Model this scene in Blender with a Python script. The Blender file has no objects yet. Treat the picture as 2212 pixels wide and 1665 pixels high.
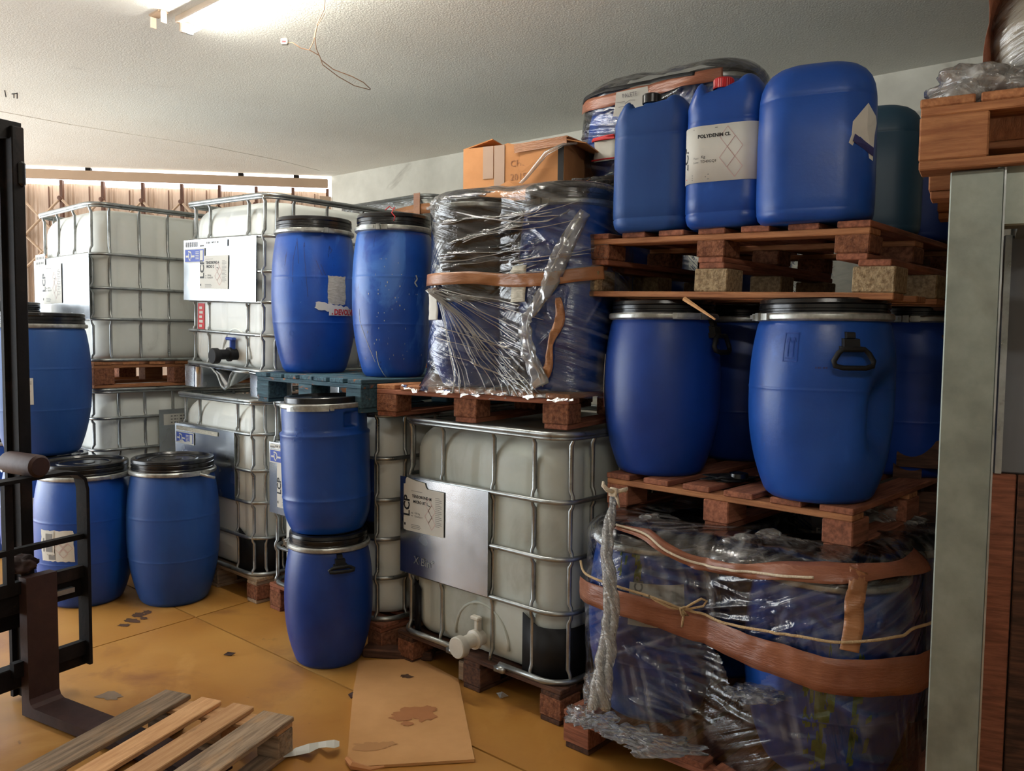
import bpy, bmesh, math, random
import numpy as np
from mathutils import Vector, Matrix, noise
random.seed(7); np.random.seed(7)
PI=math.pi
SC=bpy.context.scene; COL=SC.collection
# ---------------- camera -----------------
FPX,PIT,ROL,HCAM=1777.0,0.0608,0.011,1.535
CX,CY=1106.0,832.5
cd=bpy.data.cameras.new('camera'); cam=bpy.data.objects.new('camera',cd); COL.objects.link(cam)
cd.sensor_width=36; cd.lens=FPX/2212*36; cd.clip_start=.02; cd.clip_end=200
_f=Vector((0,math.cos(PIT),-math.sin(PIT))); _r=Vector((1,0,0)); _u=Vector((0,math.sin(PIT),math.cos(PIT)))
_R=_r*math.cos(ROL)+_u*math.sin(ROL); _U=_u*math.cos(ROL)-_r*math.sin(ROL)
mm=Matrix((( _R.x,_U.x,-_f.x,0),(_R.y,_U.y,-_f.y,0),(_R.z,_U.z,-_f.z,HCAM),(0,0,0,1)))
cam.matrix_world=mm; SC.camera=cam
# ---------------- world, light, exposure -----------------
SC.view_settings.view_transform='Standard'; SC.view_settings.look='None'; SC.view_settings.gamma=1
SC.view_settings.use_curve_mapping=False; SC.view_settings.exposure=0.06
W=bpy.data.worlds.new('sky'); SC.world=W; W.use_nodes=True
bg=W.node_tree.nodes['Background']; bg.inputs[0].default_value=(.93,.97,1,1); bg.inputs[1].default_value=4.0
def area(name,loc,target,sx,sy,power,col):
    l=bpy.data.lights.new(name,'AREA'); l.shape='RECTANGLE'; l.size=sx; l.size_y=sy; l.energy=power; l.color=col
    o=bpy.data.objects.new(name,l); COL.objects.link(o); o.location=loc
    o.rotation_euler=(Vector(target)-Vector(loc)).to_track_quat('-Z','Y').to_euler(); return o
area('daylight_doorway',(-6.62,4.3,1.5),(-3,4.3,1.5),5.0,2.7,190,(.86,.94,1))
TUBE_POWER=150.0
# ---------------- projection helpers (pixel of the photo -> point in the room) -----------------
def ray(px,py):
    a=px-CX;b=py-CY
    x=a*math.cos(ROL)+b*math.sin(ROL); y=-a*math.sin(ROL)+b*math.cos(ROL)
    x/=FPX;v=-y/FPX
    return np.array([x,math.cos(PIT)+v*math.sin(PIT),-math.sin(PIT)+v*math.cos(PIT)])
def G(px,py,z):
    d=ray(px,py); t=(z-HCAM)/d[2]; return d[:2]*t
def AY(px,py,Y):
    d=ray(px,py); q=d*(Y/d[1]); q[2]+=HCAM; return q
def projv(P):
    P=np.asarray(P,float); X=P[...,0];Y=P[...,1];Z=P[...,2]-HCAM
    d=Y*math.cos(PIT)-Z*math.sin(PIT); v=Y*math.sin(PIT)+Z*math.cos(PIT)
    x=FPX*X/d;y=-FPX*v/d
    return np.stack([CX+x*math.cos(ROL)-y*math.sin(ROL),CY+x*math.sin(ROL)+y*math.cos(ROL)],-1)
# ---------------- materials -----------------
def s(r,g,b):
    f=lambda c:(c/255/12.92) if c/255<=.04045 else ((c/255+.055)/1.055)**2.4
    return (f(r),f(g),f(b))
def mat(name,col,rough=.5,metal=0,var=.12,col2=None,scale=6,stretch=(1,1,1),bump=0,bscale=40,bstretch=None,spec=.5,coat=0,dirt=None,emit=None,rvar=0,detail=5,lo=.35,hi=.65,trans=0):
    m=bpy.data.materials.new(name); m.use_nodes=True; nt=m.node_tree; N=nt.nodes; L=nt.links
    p=N['Principled BSDF']; p.inputs['Roughness'].default_value=rough; p.inputs['Metallic'].default_value=metal
    p.inputs['Specular IOR Level'].default_value=spec; p.inputs['Coat Weight'].default_value=coat
    if trans: p.inputs['Transmission Weight'].default_value=trans
    if emit:
        p.inputs['Emission Color'].default_value=(*emit[0],1); p.inputs['Emission Strength'].default_value=emit[1]
    tc=N.new('ShaderNodeTexCoord'); oi=N.new('ShaderNodeObjectInfo')
    vm=N.new('ShaderNodeVectorMath'); vm.operation='SCALE'; vm.inputs['Scale'].default_value=37.0
    cb=N.new('ShaderNodeCombineXYZ'); L.new(oi.outputs['Random'],cb.inputs[0]); L.new(oi.outputs['Random'],cb.inputs[1]); L.new(oi.outputs['Random'],cb.inputs[2])
    L.new(cb.outputs[0],vm.inputs[0])
    def coords(st):
        mp=N.new('ShaderNodeMapping'); mp.inputs['Scale'].default_value=st; L.new(tc.outputs['Object'],mp.inputs['Vector'])
        ad=N.new('ShaderNodeVectorMath'); ad.operation='ADD'; L.new(mp.outputs[0],ad.inputs[0]); L.new(vm.outputs[0],ad.inputs[1]); return ad.outputs[0]
    def nz(sc,st,det=5,dist=0):
        n=N.new('ShaderNodeTexNoise'); n.inputs['Scale'].default_value=sc; n.inputs['Detail'].default_value=det; n.inputs['Roughness'].default_value=.6; n.inputs['Distortion'].default_value=dist
        L.new(coords(st),n.inputs['Vector']); return n.outputs['Fac']
    def ramp(src,a,b):
        r=N.new('ShaderNodeMapRange'); r.inputs[1].default_value=a; r.inputs[2].default_value=b; L.new(src,r.inputs[0]); return r.outputs[0]
    def mix(fac,a,b):
        x=N.new('ShaderNodeMix'); x.data_type='RGBA'
        if fac is not None: L.new(fac,x.inputs['Factor'])
        for k,v in ((6,a),(7,b)):
            if isinstance(v,tuple): x.inputs[k].default_value=(*v[:3],1)
            else: L.new(v,x.inputs[k])
        return x.outputs[2]
    c2=col2 or tuple(c*(1-var*2) for c in col)
    n1=nz(scale,stretch,detail); out=mix(ramp(n1,lo,hi),c2,col)
    if dirt:
        for (dc,dsc,dst,a,b) in dirt:
            out=mix(ramp(nz(dsc,dst,6,.6),a,b),out,dc)
    # a little value change from piece to piece
    hv=N.new('ShaderNodeHueSaturation'); r=N.new('ShaderNodeMapRange'); r.inputs[3].default_value=1-var; r.inputs[4].default_value=1+var
    L.new(oi.outputs['Random'],r.inputs[0]); L.new(r.outputs[0],hv.inputs['Value']); L.new(out,hv.inputs['Color'])
    L.new(hv.outputs[0],p.inputs['Base Color'])
    if rvar:
        rr=N.new('ShaderNodeMapRange'); rr.inputs[1].default_value=.3; rr.inputs[2].default_value=.7
        rr.inputs[3].default_value=max(0,rough-rvar); rr.inputs[4].default_value=rough+rvar; L.new(n1,rr.inputs[0]); L.new(rr.outputs[0],p.inputs['Roughness'])
    if bump:
        b=N.new('ShaderNodeBump'); b.inputs['Strength'].default_value=bump; b.inputs['Distance'].default_value=.01
        L.new(nz(bscale,bstretch or stretch,4),b.inputs['Height']); L.new(b.outputs[0],p.inputs['Normal'])
    return m
def film(name,milk=(.04,.35),ang=0.0,stretch=45,bump=.5,rough=.12,tint=(.85,.87,.88),gl=1.0,sc=1.6,ang2=1.2):
    m=bpy.data.materials.new(name); m.use_nodes=True; nt=m.node_tree; N=nt.nodes; L=nt.links; N.remove(N['Principled BSDF'])
    out=N['Material Output']; uv=N.new('ShaderNodeUVMap')
    def st(a,sx,sy,scale,det=5,dist=.25):
        mp=N.new('ShaderNodeMapping'); mp.vector_type='POINT'; mp.inputs['Rotation'].default_value=(0,0,a); mp.inputs['Scale'].default_value=(1,1,1)
        m2=N.new('ShaderNodeMapping'); m2.inputs['Scale'].default_value=(sx,sy,1); L.new(uv.outputs[0],mp.inputs[0]); L.new(mp.outputs[0],m2.inputs[0])
        n=N.new('ShaderNodeTexNoise'); n.inputs['Scale'].default_value=scale; n.inputs['Detail'].default_value=det; n.inputs['Distortion'].default_value=dist; L.new(m2.outputs[0],n.inputs['Vector']); return n.outputs['Fac']
    a=st(ang,1,stretch/2,sc); b=st(ang2,1,stretch/2,sc*.9); c=st(0,1,1,2.2,3); big=st(.4,1,1.6,7,4)
    def rng(src,lo,hi,o0=0,o1=1):
        r=N.new('ShaderNodeMapRange'); r.inputs[1].default_value=lo; r.inputs[2].default_value=hi; r.inputs[3].default_value=o0; r.inputs[4].default_value=o1; L.new(src,r.inputs[0]); return r.outputs[0]
    def fm(f,a_,b_):
        x=N.new('ShaderNodeMix'); x.data_type='FLOAT'; L.new(f,x.inputs[0]); L.new(a_,x.inputs[2]); L.new(b_,x.inputs[3]); return x.outputs[0]
    h=fm(rng(c,.45,.6),a,b)
    ml=rng(h,.5,.72,milk[0],milk[1]); ml2=rng(big,.55,.75,0,milk[1]*.6)
    mx=N.new('ShaderNodeMath'); mx.operation='ADD'; mx.use_clamp=True; L.new(ml,mx.inputs[0]); L.new(ml2,mx.inputs[1])
    bm_=N.new('ShaderNodeBump'); bm_.inputs['Strength'].default_value=bump; bm_.inputs['Distance'].default_value=.012
    hs=N.new('ShaderNodeMath'); hs.operation='ADD'; L.new(h,hs.inputs[0]); L.new(big,hs.inputs[1]); L.new(hs.outputs[0],bm_.inputs['Height'])
    T=N.new('ShaderNodeBsdfTransparent'); T.inputs[0].default_value=(.93,.94,.94,1)
    D=N.new('ShaderNodeBsdfDiffuse'); D.inputs[0].default_value=(*tint,1)
    Tl=N.new('ShaderNodeBsdfTranslucent'); Tl.inputs[0].default_value=(*tint,1)
    dm=N.new('ShaderNodeMixShader'); dm.inputs[0].default_value=.45; L.new(D.outputs[0],dm.inputs[1]); L.new(Tl.outputs[0],dm.inputs[2])
    g=N.new('ShaderNodeBsdfGlossy'); g.inputs['Roughness'].default_value=rough; g.inputs[0].default_value=(1,1,1,1)
    L.new(bm_.outputs[0],g.inputs['Normal'])
    fr=N.new('ShaderNodeFresnel'); fr.inputs[0].default_value=1.5; L.new(bm_.outputs[0],fr.inputs['Normal'])
    s1=N.new('ShaderNodeMixShader'); L.new(mx.outputs[0],s1.inputs[0]); L.new(T.outputs[0],s1.inputs[1]); L.new(dm.outputs[0],s1.inputs[2])
    fg=N.new('ShaderNodeMath'); fg.operation='MULTIPLY_ADD'; fg.inputs[1].default_value=1.6*gl; fg.inputs[2].default_value=.03*gl; fg.use_clamp=True; L.new(fr.outputs[0],fg.inputs[0])
    s2=N.new('ShaderNodeMixShader'); L.new(fg.outputs[0],s2.inputs[0]); L.new(s1.outputs[0],s2.inputs[1]); L.new(g.outputs[0],s2.inputs[2])
    L.new(s2.outputs[0],out.inputs[0]); return m
def wood(name,c1,c2,dirt=None,bump=.25,var=.16):
    return mat(name,c1,.78,0,var=var,col2=c2,scale=5,stretch=(1.2,14,14),bump=bump,bscale=30,bstretch=(1,12,12),spec=.25,dirt=dirt)
BLUE=mat('blue_plastic',s(18,72,156),.38,var=.04,col2=s(14,62,138),scale=4,spec=.45,rvar=.07,bump=.06,bscale=60,
    dirt=[(s(44,90,178),9,(1,1,.6),.62,.80)])
BLUE_SCUFF=mat('scuffed_blue_plastic',s(22,76,162),.36,var=.04,col2=s(16,60,140),scale=4,spec=.45,rvar=.08,bump=.08,bscale=50,
    dirt=[(s(58,104,180),3.5,(1,1,.5),.56,.62),(s(14,40,105),14,(2.2,2.2,.5),.66,.70),(s(160,175,190),30,(1,1,.6),.735,.75)])
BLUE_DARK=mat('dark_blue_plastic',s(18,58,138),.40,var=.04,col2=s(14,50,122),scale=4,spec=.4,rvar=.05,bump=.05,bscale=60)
BLUE_OLD=mat('faded_blue_plastic',s(30,76,140),.5,var=.05,col2=s(22,62,126),scale=3,stretch=(1,1,.4),spec=.4,bump=.06,bscale=60,dirt=[(s(50,96,150),8,(1,1,.3),.6,.8)])
TEAL=mat('teal_blue_plastic',s(38,76,100),.45,var=.05,scale=3)
BLACK=mat('black_plastic',s(18,18,20),.24,var=.1,spec=.5,bump=.05,bscale=60)
BLACKM=mat('matt_black_plastic',s(20,20,21),.6,var=.1,spec=.3)
STEEL=mat('galvanised_steel',s(172,176,176),.34,metal=.85,var=.05,col2=s(142,146,144),scale=14,spec=.5,rvar=.08,dirt=[(s(88,84,76),16,(1,1,1),.6,.85)])
PLATE=mat('galvanised_sheet',s(196,200,204),.26,metal=1,var=.03,col2=s(188,193,197),scale=6,rvar=.02,bump=.015,bscale=3,detail=2)
ZINC=mat('zinc_clamp_band',s(190,192,188),.36,metal=.7,var=.06,col2=s(135,136,130),scale=18,dirt=[(s(80,76,66),12,(1,1,1),.6,.9)])
HDPE=mat('white_translucent_plastic',s(224,228,224),.42,var=.02,col2=s(214,217,210),scale=2.5,spec=.4,bump=.05,bscale=18,dirt=[(s(150,146,134),5,(1,1,.6),.62,.95)])
HDPE_OLD=mat('grimy_white_plastic',s(190,196,190),.5,var=.02,col2=s(172,178,168),scale=2.5,spec=.35,bump=.05,bscale=18,dirt=[(s(124,116,98),4,(1,1,.5),.55,.9),(s(50,46,40),60,(1,1,1),.76,.8)])
WHITEP=mat('white_plastic',s(200,196,184),.4)
RED=mat('red_plastic',s(196,24,34),.35,var=.03); BLUECAP=mat('blue_cap_plastic',s(24,62,150),.35,var=.03)
WRED=wood('red_brown_pallet_wood',s(154,98,74),s(112,68,50),dirt=[(s(72,44,34),6,(1,3,3),.55,.85)])
WORG=wood('orange_pallet_wood',s(178,124,84),s(140,90,60),dirt=[(s(90,54,38),7,(1,3,3),.58,.9)])
WGRY=wood('weathered_grey_wood',s(164,142,118),s(116,98,80),dirt=[(s(176,138,98),5,(1,3,3),.52,.75)])
WNEW=wood('pale_pine_wood',s(212,168,122),s(190,142,98),dirt=[(s(112,78,56),5,(1,3,3),.6,.85)])
WBLU=wood('blue_painted_wood',s(70,100,112),s(40,60,72),dirt=[(s(150,92,52),7,(1,2,2),.6,.68)])
WDRK=wood('dark_old_wood',s(98,66,50),s(58,40,32),dirt=[(s(40,30,26),6,(1,3,3),.5,.85)])
CHIP=mat('chipboard_block',s(168,148,116),.9,var=.06,col2=s(120,100,76),scale=70,bump=.8,bscale=80,spec=.2)
CHIPR=mat('red_chipboard_block',s(146,98,72),.9,var=.08,col2=s(96,58,42),scale=60,bump=.8,bscale=80,spec=.2)
CARD=mat('brown_cardboard',s(196,140,94),.85,var=.04,col2=s(178,124,80),scale=5,bump=.08,bscale=60,bstretch=(1,1,8),spec=.2)
CARDF=mat('stained_floor_cardboard',s(196,148,98),.8,var=.02,col2=s(178,132,84),scale=3,spec=.25,bump=.05,bscale=50)
TAPE=mat('brown_packing_tape',s(172,122,84),.28,var=.05,col2=s(146,98,66),scale=5,stretch=(1,1,1),spec=.5,bump=.3,bscale=30,bstretch=(1,1,5))
TAPER=mat('red_brown_packing_tape',s(146,94,70),.3,var=.04,col2=s(124,74,54),scale=5,spec=.5,bump=.35,bscale=26,bstretch=(1,1,6))
CLEART=mat('clear_tape',s(176,150,132),.25,var=.03)
PAPER=mat('white_paper',s(205,204,196),.75,var=.03,scale=6,spec=.2,bump=.05,bscale=30)
TORN=mat('torn_paper',s(196,192,178),.85,var=.06,col2=s(160,156,142),scale=40,stretch=(1,1,6),bump=.3,bscale=60,spec=.2)
INK=mat('black_ink',s(24,24,26),.6,var=0); GREYINK=mat('grey_ink',s(120,120,118),.7,var=0)
PINKINK=mat('pale_red_ink',s(196,160,158),.7,var=0); REDINK=mat('red_ink',s(190,40,44),.6,var=0); BLUEINK=mat('blue_ink',s(34,66,160),.5,var=0); NAVY=mat('navy_ink',s(44,46,100),.6,var=0)
PENCIL=mat('pencil_grey',s(120,116,118),.8,var=0); BROWNINK=mat('faint_brown_marker',s(146,98,66),.8,var=0)
ROPE=mat('jute_twine',s(206,176,134),.9,var=.06,scale=60,bump=.8,bscale=200)
WHITEROPE=mat('white_twine',s(220,205,180),.8,var=.06,scale=60,bump=.6,bscale=200)
IRON=mat('black_painted_iron',s(24,21,21),.7,var=.1,spec=.18,col2=s(16,14,14),scale=9,dirt=[(s(48,36,32),7,(1,1,1),.55,.8)],bump=.15,bscale=40)
RUST=mat('worn_brown_iron',s(66,45,41),.6,metal=.1,spec=.3,var=.08,col2=s(48,33,31),scale=6,bump=.1)
POSTM=mat('galvanised_rack_steel',s(140,146,136),.48,metal=.55,var=.04,col2=s(118,124,116),scale=10,rvar=.08,bump=.04,bscale=60,dirt=[(s(100,98,86),5,(1,1,.5),.5,.9)])
GREYSH=mat('grey_sheet_metal',s(110,114,120),.45,metal=.5,var=.04)
PLASTER=mat('ceiling_plaster',s(230,230,222),.93,var=.0,col2=s(222,221,212),scale=.8,spec=.15,bump=.5,bscale=110,dirt=[(s(140,136,126),1.1,(1,1.6,1),.70,.95)])
WALLM=mat('white_wall_plaster',s(218,216,204),.92,var=.02,col2=s(190,188,176),scale=1.4,spec=.15,bump=.2,bscale=50,dirt=[(s(110,100,88),1.6,(1,1,1),.62,.78)])
SHUT=mat('beige_door_panel',s(200,180,162),.7,var=.03,col2=s(186,164,146),scale=9,stretch=(8,8,.6),spec=.25)
SHUTD=mat('brown_door_frame',s(96,64,48),.6,var=.05); SHUTB=mat('beige_door_beam',s(176,150,124),.65,var=.04,scale=3)
FLOORM=mat('ochre_painted_concrete',s(176,128,60),.46,var=.02,col2=s(162,110,48),scale=1.6,spec=.45,rvar=.1,bump=.05,bscale=30,
   dirt=[(s(196,152,88),1.3,(1,1,1),.55,.75),(s(140,92,46),2.6,(1,1,1),.56,.75),(s(92,66,48),9,(1,1,1),.68,.78),(s(60,44,36),40,(1,1,1),.735,.76)])
JOINT=mat('dark_joint',s(60,44,36),.9,var=0)
GLOW=mat('fluorescent_tube_glow',(1,.96,.86),.4,emit=((1,.965,.88),TUBE_POWER),var=0)
LAMPW=mat('lamp_body_white',s(196,178,156),.5,var=.02)
WIREM=mat('pale_brown_wire',s(176,140,112),.6,var=0)
GREEN=mat('dry_green_paint',s(86,108,40),.7,var=.1,scale=20)
DARKV=mat('dark_grey_film',s(54,56,54),.3,var=.1,bump=.6,bscale=14,bstretch=(1,1,3),coat=.3)
STAIN=mat('brown_stain',s(138,90,52),.75,var=.05,scale=12); DSTAIN=mat('dark_floor_stain',s(84,58,40),.6,var=.1,scale=20)
FILMA=film('clear_stretch_film',(.0,.22),.28,46,1.0,.12,gl=.8,ang2=-.75)
FILMB=film('lower_stretch_film',(.0,.30),-.5,40,.8,.13,gl=.75,ang2=1.35)  # milky streaks made stronger to stand in for glints on the folds
FILMD=film('bunched_stretch_film',(.18,.65),.3,18,1.0,.16,tint=(.88,.86,.82),gl=.8)
FILMC=film('loose_stretch_film',(.02,.28),.2,24,1.0,.14,gl=.7)
STRAND=film('twisted_film_strand',(.30,.70),1.3,10,1.0,.2,tint=(.85,.83,.78),gl=1.0,sc=5)
# ---------------- geometry helpers -----------------
class MB:
    def __init__(self): self.v=[];self.f=[];self.uv=None
    def add(self,vs,fs):
        k=len(self.v); self.v+= [tuple(map(float,p)) for p in vs]; self.f+=[tuple(k+i for i in f) for f in fs]; return self
    def box(self,c,sz,rz=0,rx=0,ry=0,ch=0):
        x,y,z=[q/2 for q in sz]
        if ch<=0:
            P=[(-x,-y,-z),(x,-y,-z),(x,y,-z),(-x,y,-z),(-x,-y,z),(x,-y,z),(x,y,z),(-x,y,z)]
            F=[(0,3,2,1),(4,5,6,7),(0,1,5,4),(1,2,6,5),(2,3,7,6),(3,0,4,7)]
        else:
            b=bmesh.new(); bmesh.ops.create_cube(b,size=1); bmesh.ops.scale(b,vec=sz,verts=b.verts)
            bmesh.ops.bevel(b,geom=b.edges[:],offset=ch,segments=1,affect='EDGES'); b.verts.index_update()
            P=[tuple(v.co) for v in b.verts]; F=[tuple(v.index for v in f.verts) for f in b.faces]; b.free()
        R=Matrix.Rotation(rz,3,'Z')@Matrix.Rotation(ry,3,'Y')@Matrix.Rotation(rx,3,'X'); C=Vector(c)
        return self.add([R@Vector(p)+C for p in P],F)
    def tube(self,pts,r,n=8,closed=False,caps=True):
        P=[Vector(p) for p in pts]; m=len(P); rs=r if hasattr(r,'__len__') else [r]*m
        T=[]
        for i in range(m):
            a=P[(i-1)%m] if (closed or i>0) else P[i]; b=P[(i+1)%m] if (closed or i<m-1) else P[i]
            t=(b-a); T.append(t.normalized() if t.length>1e-9 else Vector((0,0,1)))
        nrm=T[0].orthogonal().normalized(); vs=[]
        for i in range(m):
            nrm=(nrm-T[i]*nrm.dot(T[i])); nrm=nrm.normalized() if nrm.length>1e-6 else T[i].orthogonal().normalized()
            bn=T[i].cross(nrm)
            for k in range(n):
                a=2*PI*k/n; vs.append(P[i]+(nrm*math.cos(a)+bn*math.sin(a))*rs[i])
        fs=[]
        for i in range(m if closed else m-1):
            j=(i+1)%m
            for k in range(n): fs.append((i*n+k,i*n+(k+1)%n,j*n+(k+1)%n,j*n+k))
        if not closed and caps: fs.append(tuple(range(n))[::-1]); fs.append(tuple((m-1)*n+k for k in range(n)))
        return self.add(vs,fs)
    def lathe(self,prof,n=40,c=(0,0,0),fn=None,a0=0,axis='Z'):
        vs=[];m=len(prof)
        for (r,z) in prof:
            for k in range(n):
                a=a0+2*PI*k/n; rr=fn(a,z,r) if fn else r
                p=(rr*math.cos(a),rr*math.sin(a),z)
                if axis=='Y': p=(p[0],-p[2],p[1])
                if axis=='X': p=(p[2],p[0],p[1])
                vs.append((c[0]+p[0],c[1]+p[1],c[2]+p[2]))
        fs=[(i*n+k,i*n+(k+1)%n,(i+1)*n+(k+1)%n,(i+1)*n+k) for i in range(m-1) for k in range(n)]
        fs.append(tuple(range(n))[::-1]); fs.append(tuple((m-1)*n+k for k in range(n)))
        return self.add(vs,fs)
    def loft(self,secs,closed=True,caps=True):
        n=len(secs[0]); vs=[p for q in secs for p in q]; m=len(secs); fs=[]
        for i in range(m-1):
            for k in range(n if closed else n-1): fs.append((i*n+k,i*n+(k+1)%n,(i+1)*n+(k+1)%n,(i+1)*n+k))
        if caps: fs.append(tuple(range(n))[::-1]); fs.append(tuple((m-1)*n+k for k in range(n)))
        return self.add(vs,fs)
    def grid(self,nu,nv,fn,cu=False,mask=None,uvf=None):
        vs=[fn(i,j) for j in range(nv) for i in range(nu)]; fs=[]
        for j in range(nv-1):
            for i in range(nu if cu else nu-1):
                if mask and mask(i,j): continue
                fs.append((j*nu+i,j*nu+(i+1)%nu,(j+1)*nu+(i+1)%nu,(j+1)*nu+i))
        return self.add(vs,fs)
    def prism(self,poly,z0,z1):
        n=len(poly); return self.add([(x,y,z0) for x,y in poly]+[(x,y,z1) for x,y in poly],[tuple(range(n))[::-1],tuple(range(n,2*n))]+[(k,(k+1)%n,n+(k+1)%n,n+k) for k in range(n)])
    def build(self,name,m,parent=None,origin=(0,0,0),smooth=False,loc=None,rot=None,auto=None,solid=0):
        me=bpy.data.meshes.new(name); o0=Vector(origin)
        me.from_pydata([tuple(Vector(p)-o0) for p in self.v],[],self.f)
        if smooth: me.polygons.foreach_set('use_smooth',[True]*len(me.polygons))
        if m: me.materials.append(m)
        me.update(); o=bpy.data.objects.new(name,me); COL.objects.link(o)
        if auto is not None: 
            me.polygons.foreach_set('use_smooth',[True]*len(me.polygons)); me.set_sharp_from_angle(angle=auto)
        if parent: o.parent=parent
        if loc is not None: o.location=loc
        elif not parent: o.location=o0
        if rot is not None: o.rotation_euler=rot
        if solid:
            md=o.modifiers.new('thickness','SOLIDIFY'); md.thickness=solid; md.offset=0
        return o
def thing(name,label,cat,loc=(0,0,0),rz=0,group=None,rot=None):
    o=bpy.data.objects.new(name,None); COL.objects.link(o); o.location=loc; o.empty_display_size=.1
    o.rotation_euler=rot if rot else (0,0,rz); o['label']=label; o['category']=cat
    if group: o['group']=group
    return o
def tag(o,label,cat,group=None,kind=None):
    o['label']=label; o['category']=cat
    if group: o['group']=group
    if kind: o['kind']=kind
    return o
def struct(o): o['kind']='structure'; return o
_bc={}
def board(name,m,parent,c,sz,rz=0,ch=.003,rx=0,ry=0):
    """box part along its own X, its mesh shared between equal sizes"""
    if sz[1]>sz[0] and rz==0 and rx==0 and ry==0: sz=(sz[1],sz[0],sz[2]); rz=PI/2
    key=(round(sz[0],3),round(sz[1],3),round(sz[2],3),m.name,ch)
    if key not in _bc:
        b=MB().box((0,0,0),sz,ch=ch); me=bpy.data.meshes.new(name); me.from_pydata(b.v,[],b.f); me.materials.append(m); me.update(); _bc[key]=me
    o=bpy.data.objects.new(name,_bc[key]); COL.objects.link(o); o.parent=parent; o.location=c; o.rotation_euler=(rx,ry,rz); return o
def copy_tree(o,parent=None):
    c=o.copy(); COL.objects.link(c); c.parent=parent
    for ch in o.children: copy_tree(ch,c)
    return c
_tc={}
def text2d(txt,size,bold=0):
    k=(txt,size,bold)
    if k in _tc: return _tc[k]
    cu=bpy.data.curves.new('t','FONT'); cu.body=txt; cu.size=size; cu.offset=bold*size; cu.resolution_u=2; cu.align_x='LEFT'
    o=bpy.data.objects.new('t',cu); COL.objects.link(o); dg=bpy.context.evaluated_depsgraph_get(); me=bpy.data.meshes.new_from_object(o.evaluated_get(dg))
    V=[(v.co.x,v.co.y) for v in me.vertices]; Fc=[tuple(p.vertices) for p in me.polygons]
    bpy.data.objects.remove(o); bpy.data.meshes.remove(me); bpy.data.curves.remove(cu); _tc[k]=(V,Fc); return V,Fc
def put_text(mb,txt,size,x,y,fn,rot=0,bold=0,sx=1.0):
    V,Fc=text2d(txt,size,bold); c,s_=math.cos(rot),math.sin(rot)
    mb.add([fn(x+(a*sx)*c-b*s_,y+(a*sx)*s_+b*c) for a,b in V],Fc)
def put_lines(mb,x,y,w,h,fn,n=7):
    for i in range(n): put_rect(mb,x+w*i/n,y,x+w*(i+.55+.3*math.sin(i*2.3))/n,y+h,fn)
def put_rect(mb,x0,y0,x1,y1,fn,n=1):
    for i in range(n):
        a=x0+(x1-x0)*i/n; b=x0+(x1-x0)*(i+1)/n
        mb.add([fn(a,y0),fn(b,y0),fn(b,y1),fn(a,y1)],[(0,1,2,3)])
def put_line(mb,p,q,w,fn):
    dx,dy=q[0]-p[0],q[1]-p[1]; l=math.hypot(dx,dy); nx,ny=-dy/l*w/2,dx/l*w/2
    mb.add([fn(p[0]+nx,p[1]+ny),fn(q[0]+nx,q[1]+ny),fn(q[0]-nx,q[1]-ny),fn(p[0]-nx,p[1]-ny)],[(3,2,1,0)])
def put_poly(mb,pts,fn): mb.add([fn(*p) for p in pts],[tuple(range(len(pts)))])
def diamond(mb,cx,cy,r,w,fn,ry=None):
    ry=ry or r; P=[(cx,cy-ry),(cx+r,cy),(cx,cy+ry),(cx-r,cy)]
    for i in range(4): put_line(mb,P[i],P[(i+1)%4],w,fn)
ROWA=math.radians(42.2); UDIR=np.array([-math.cos(ROWA),math.sin(ROWA)]); NDIR=np.array([math.sin(ROWA),math.cos(ROWA)])
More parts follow.
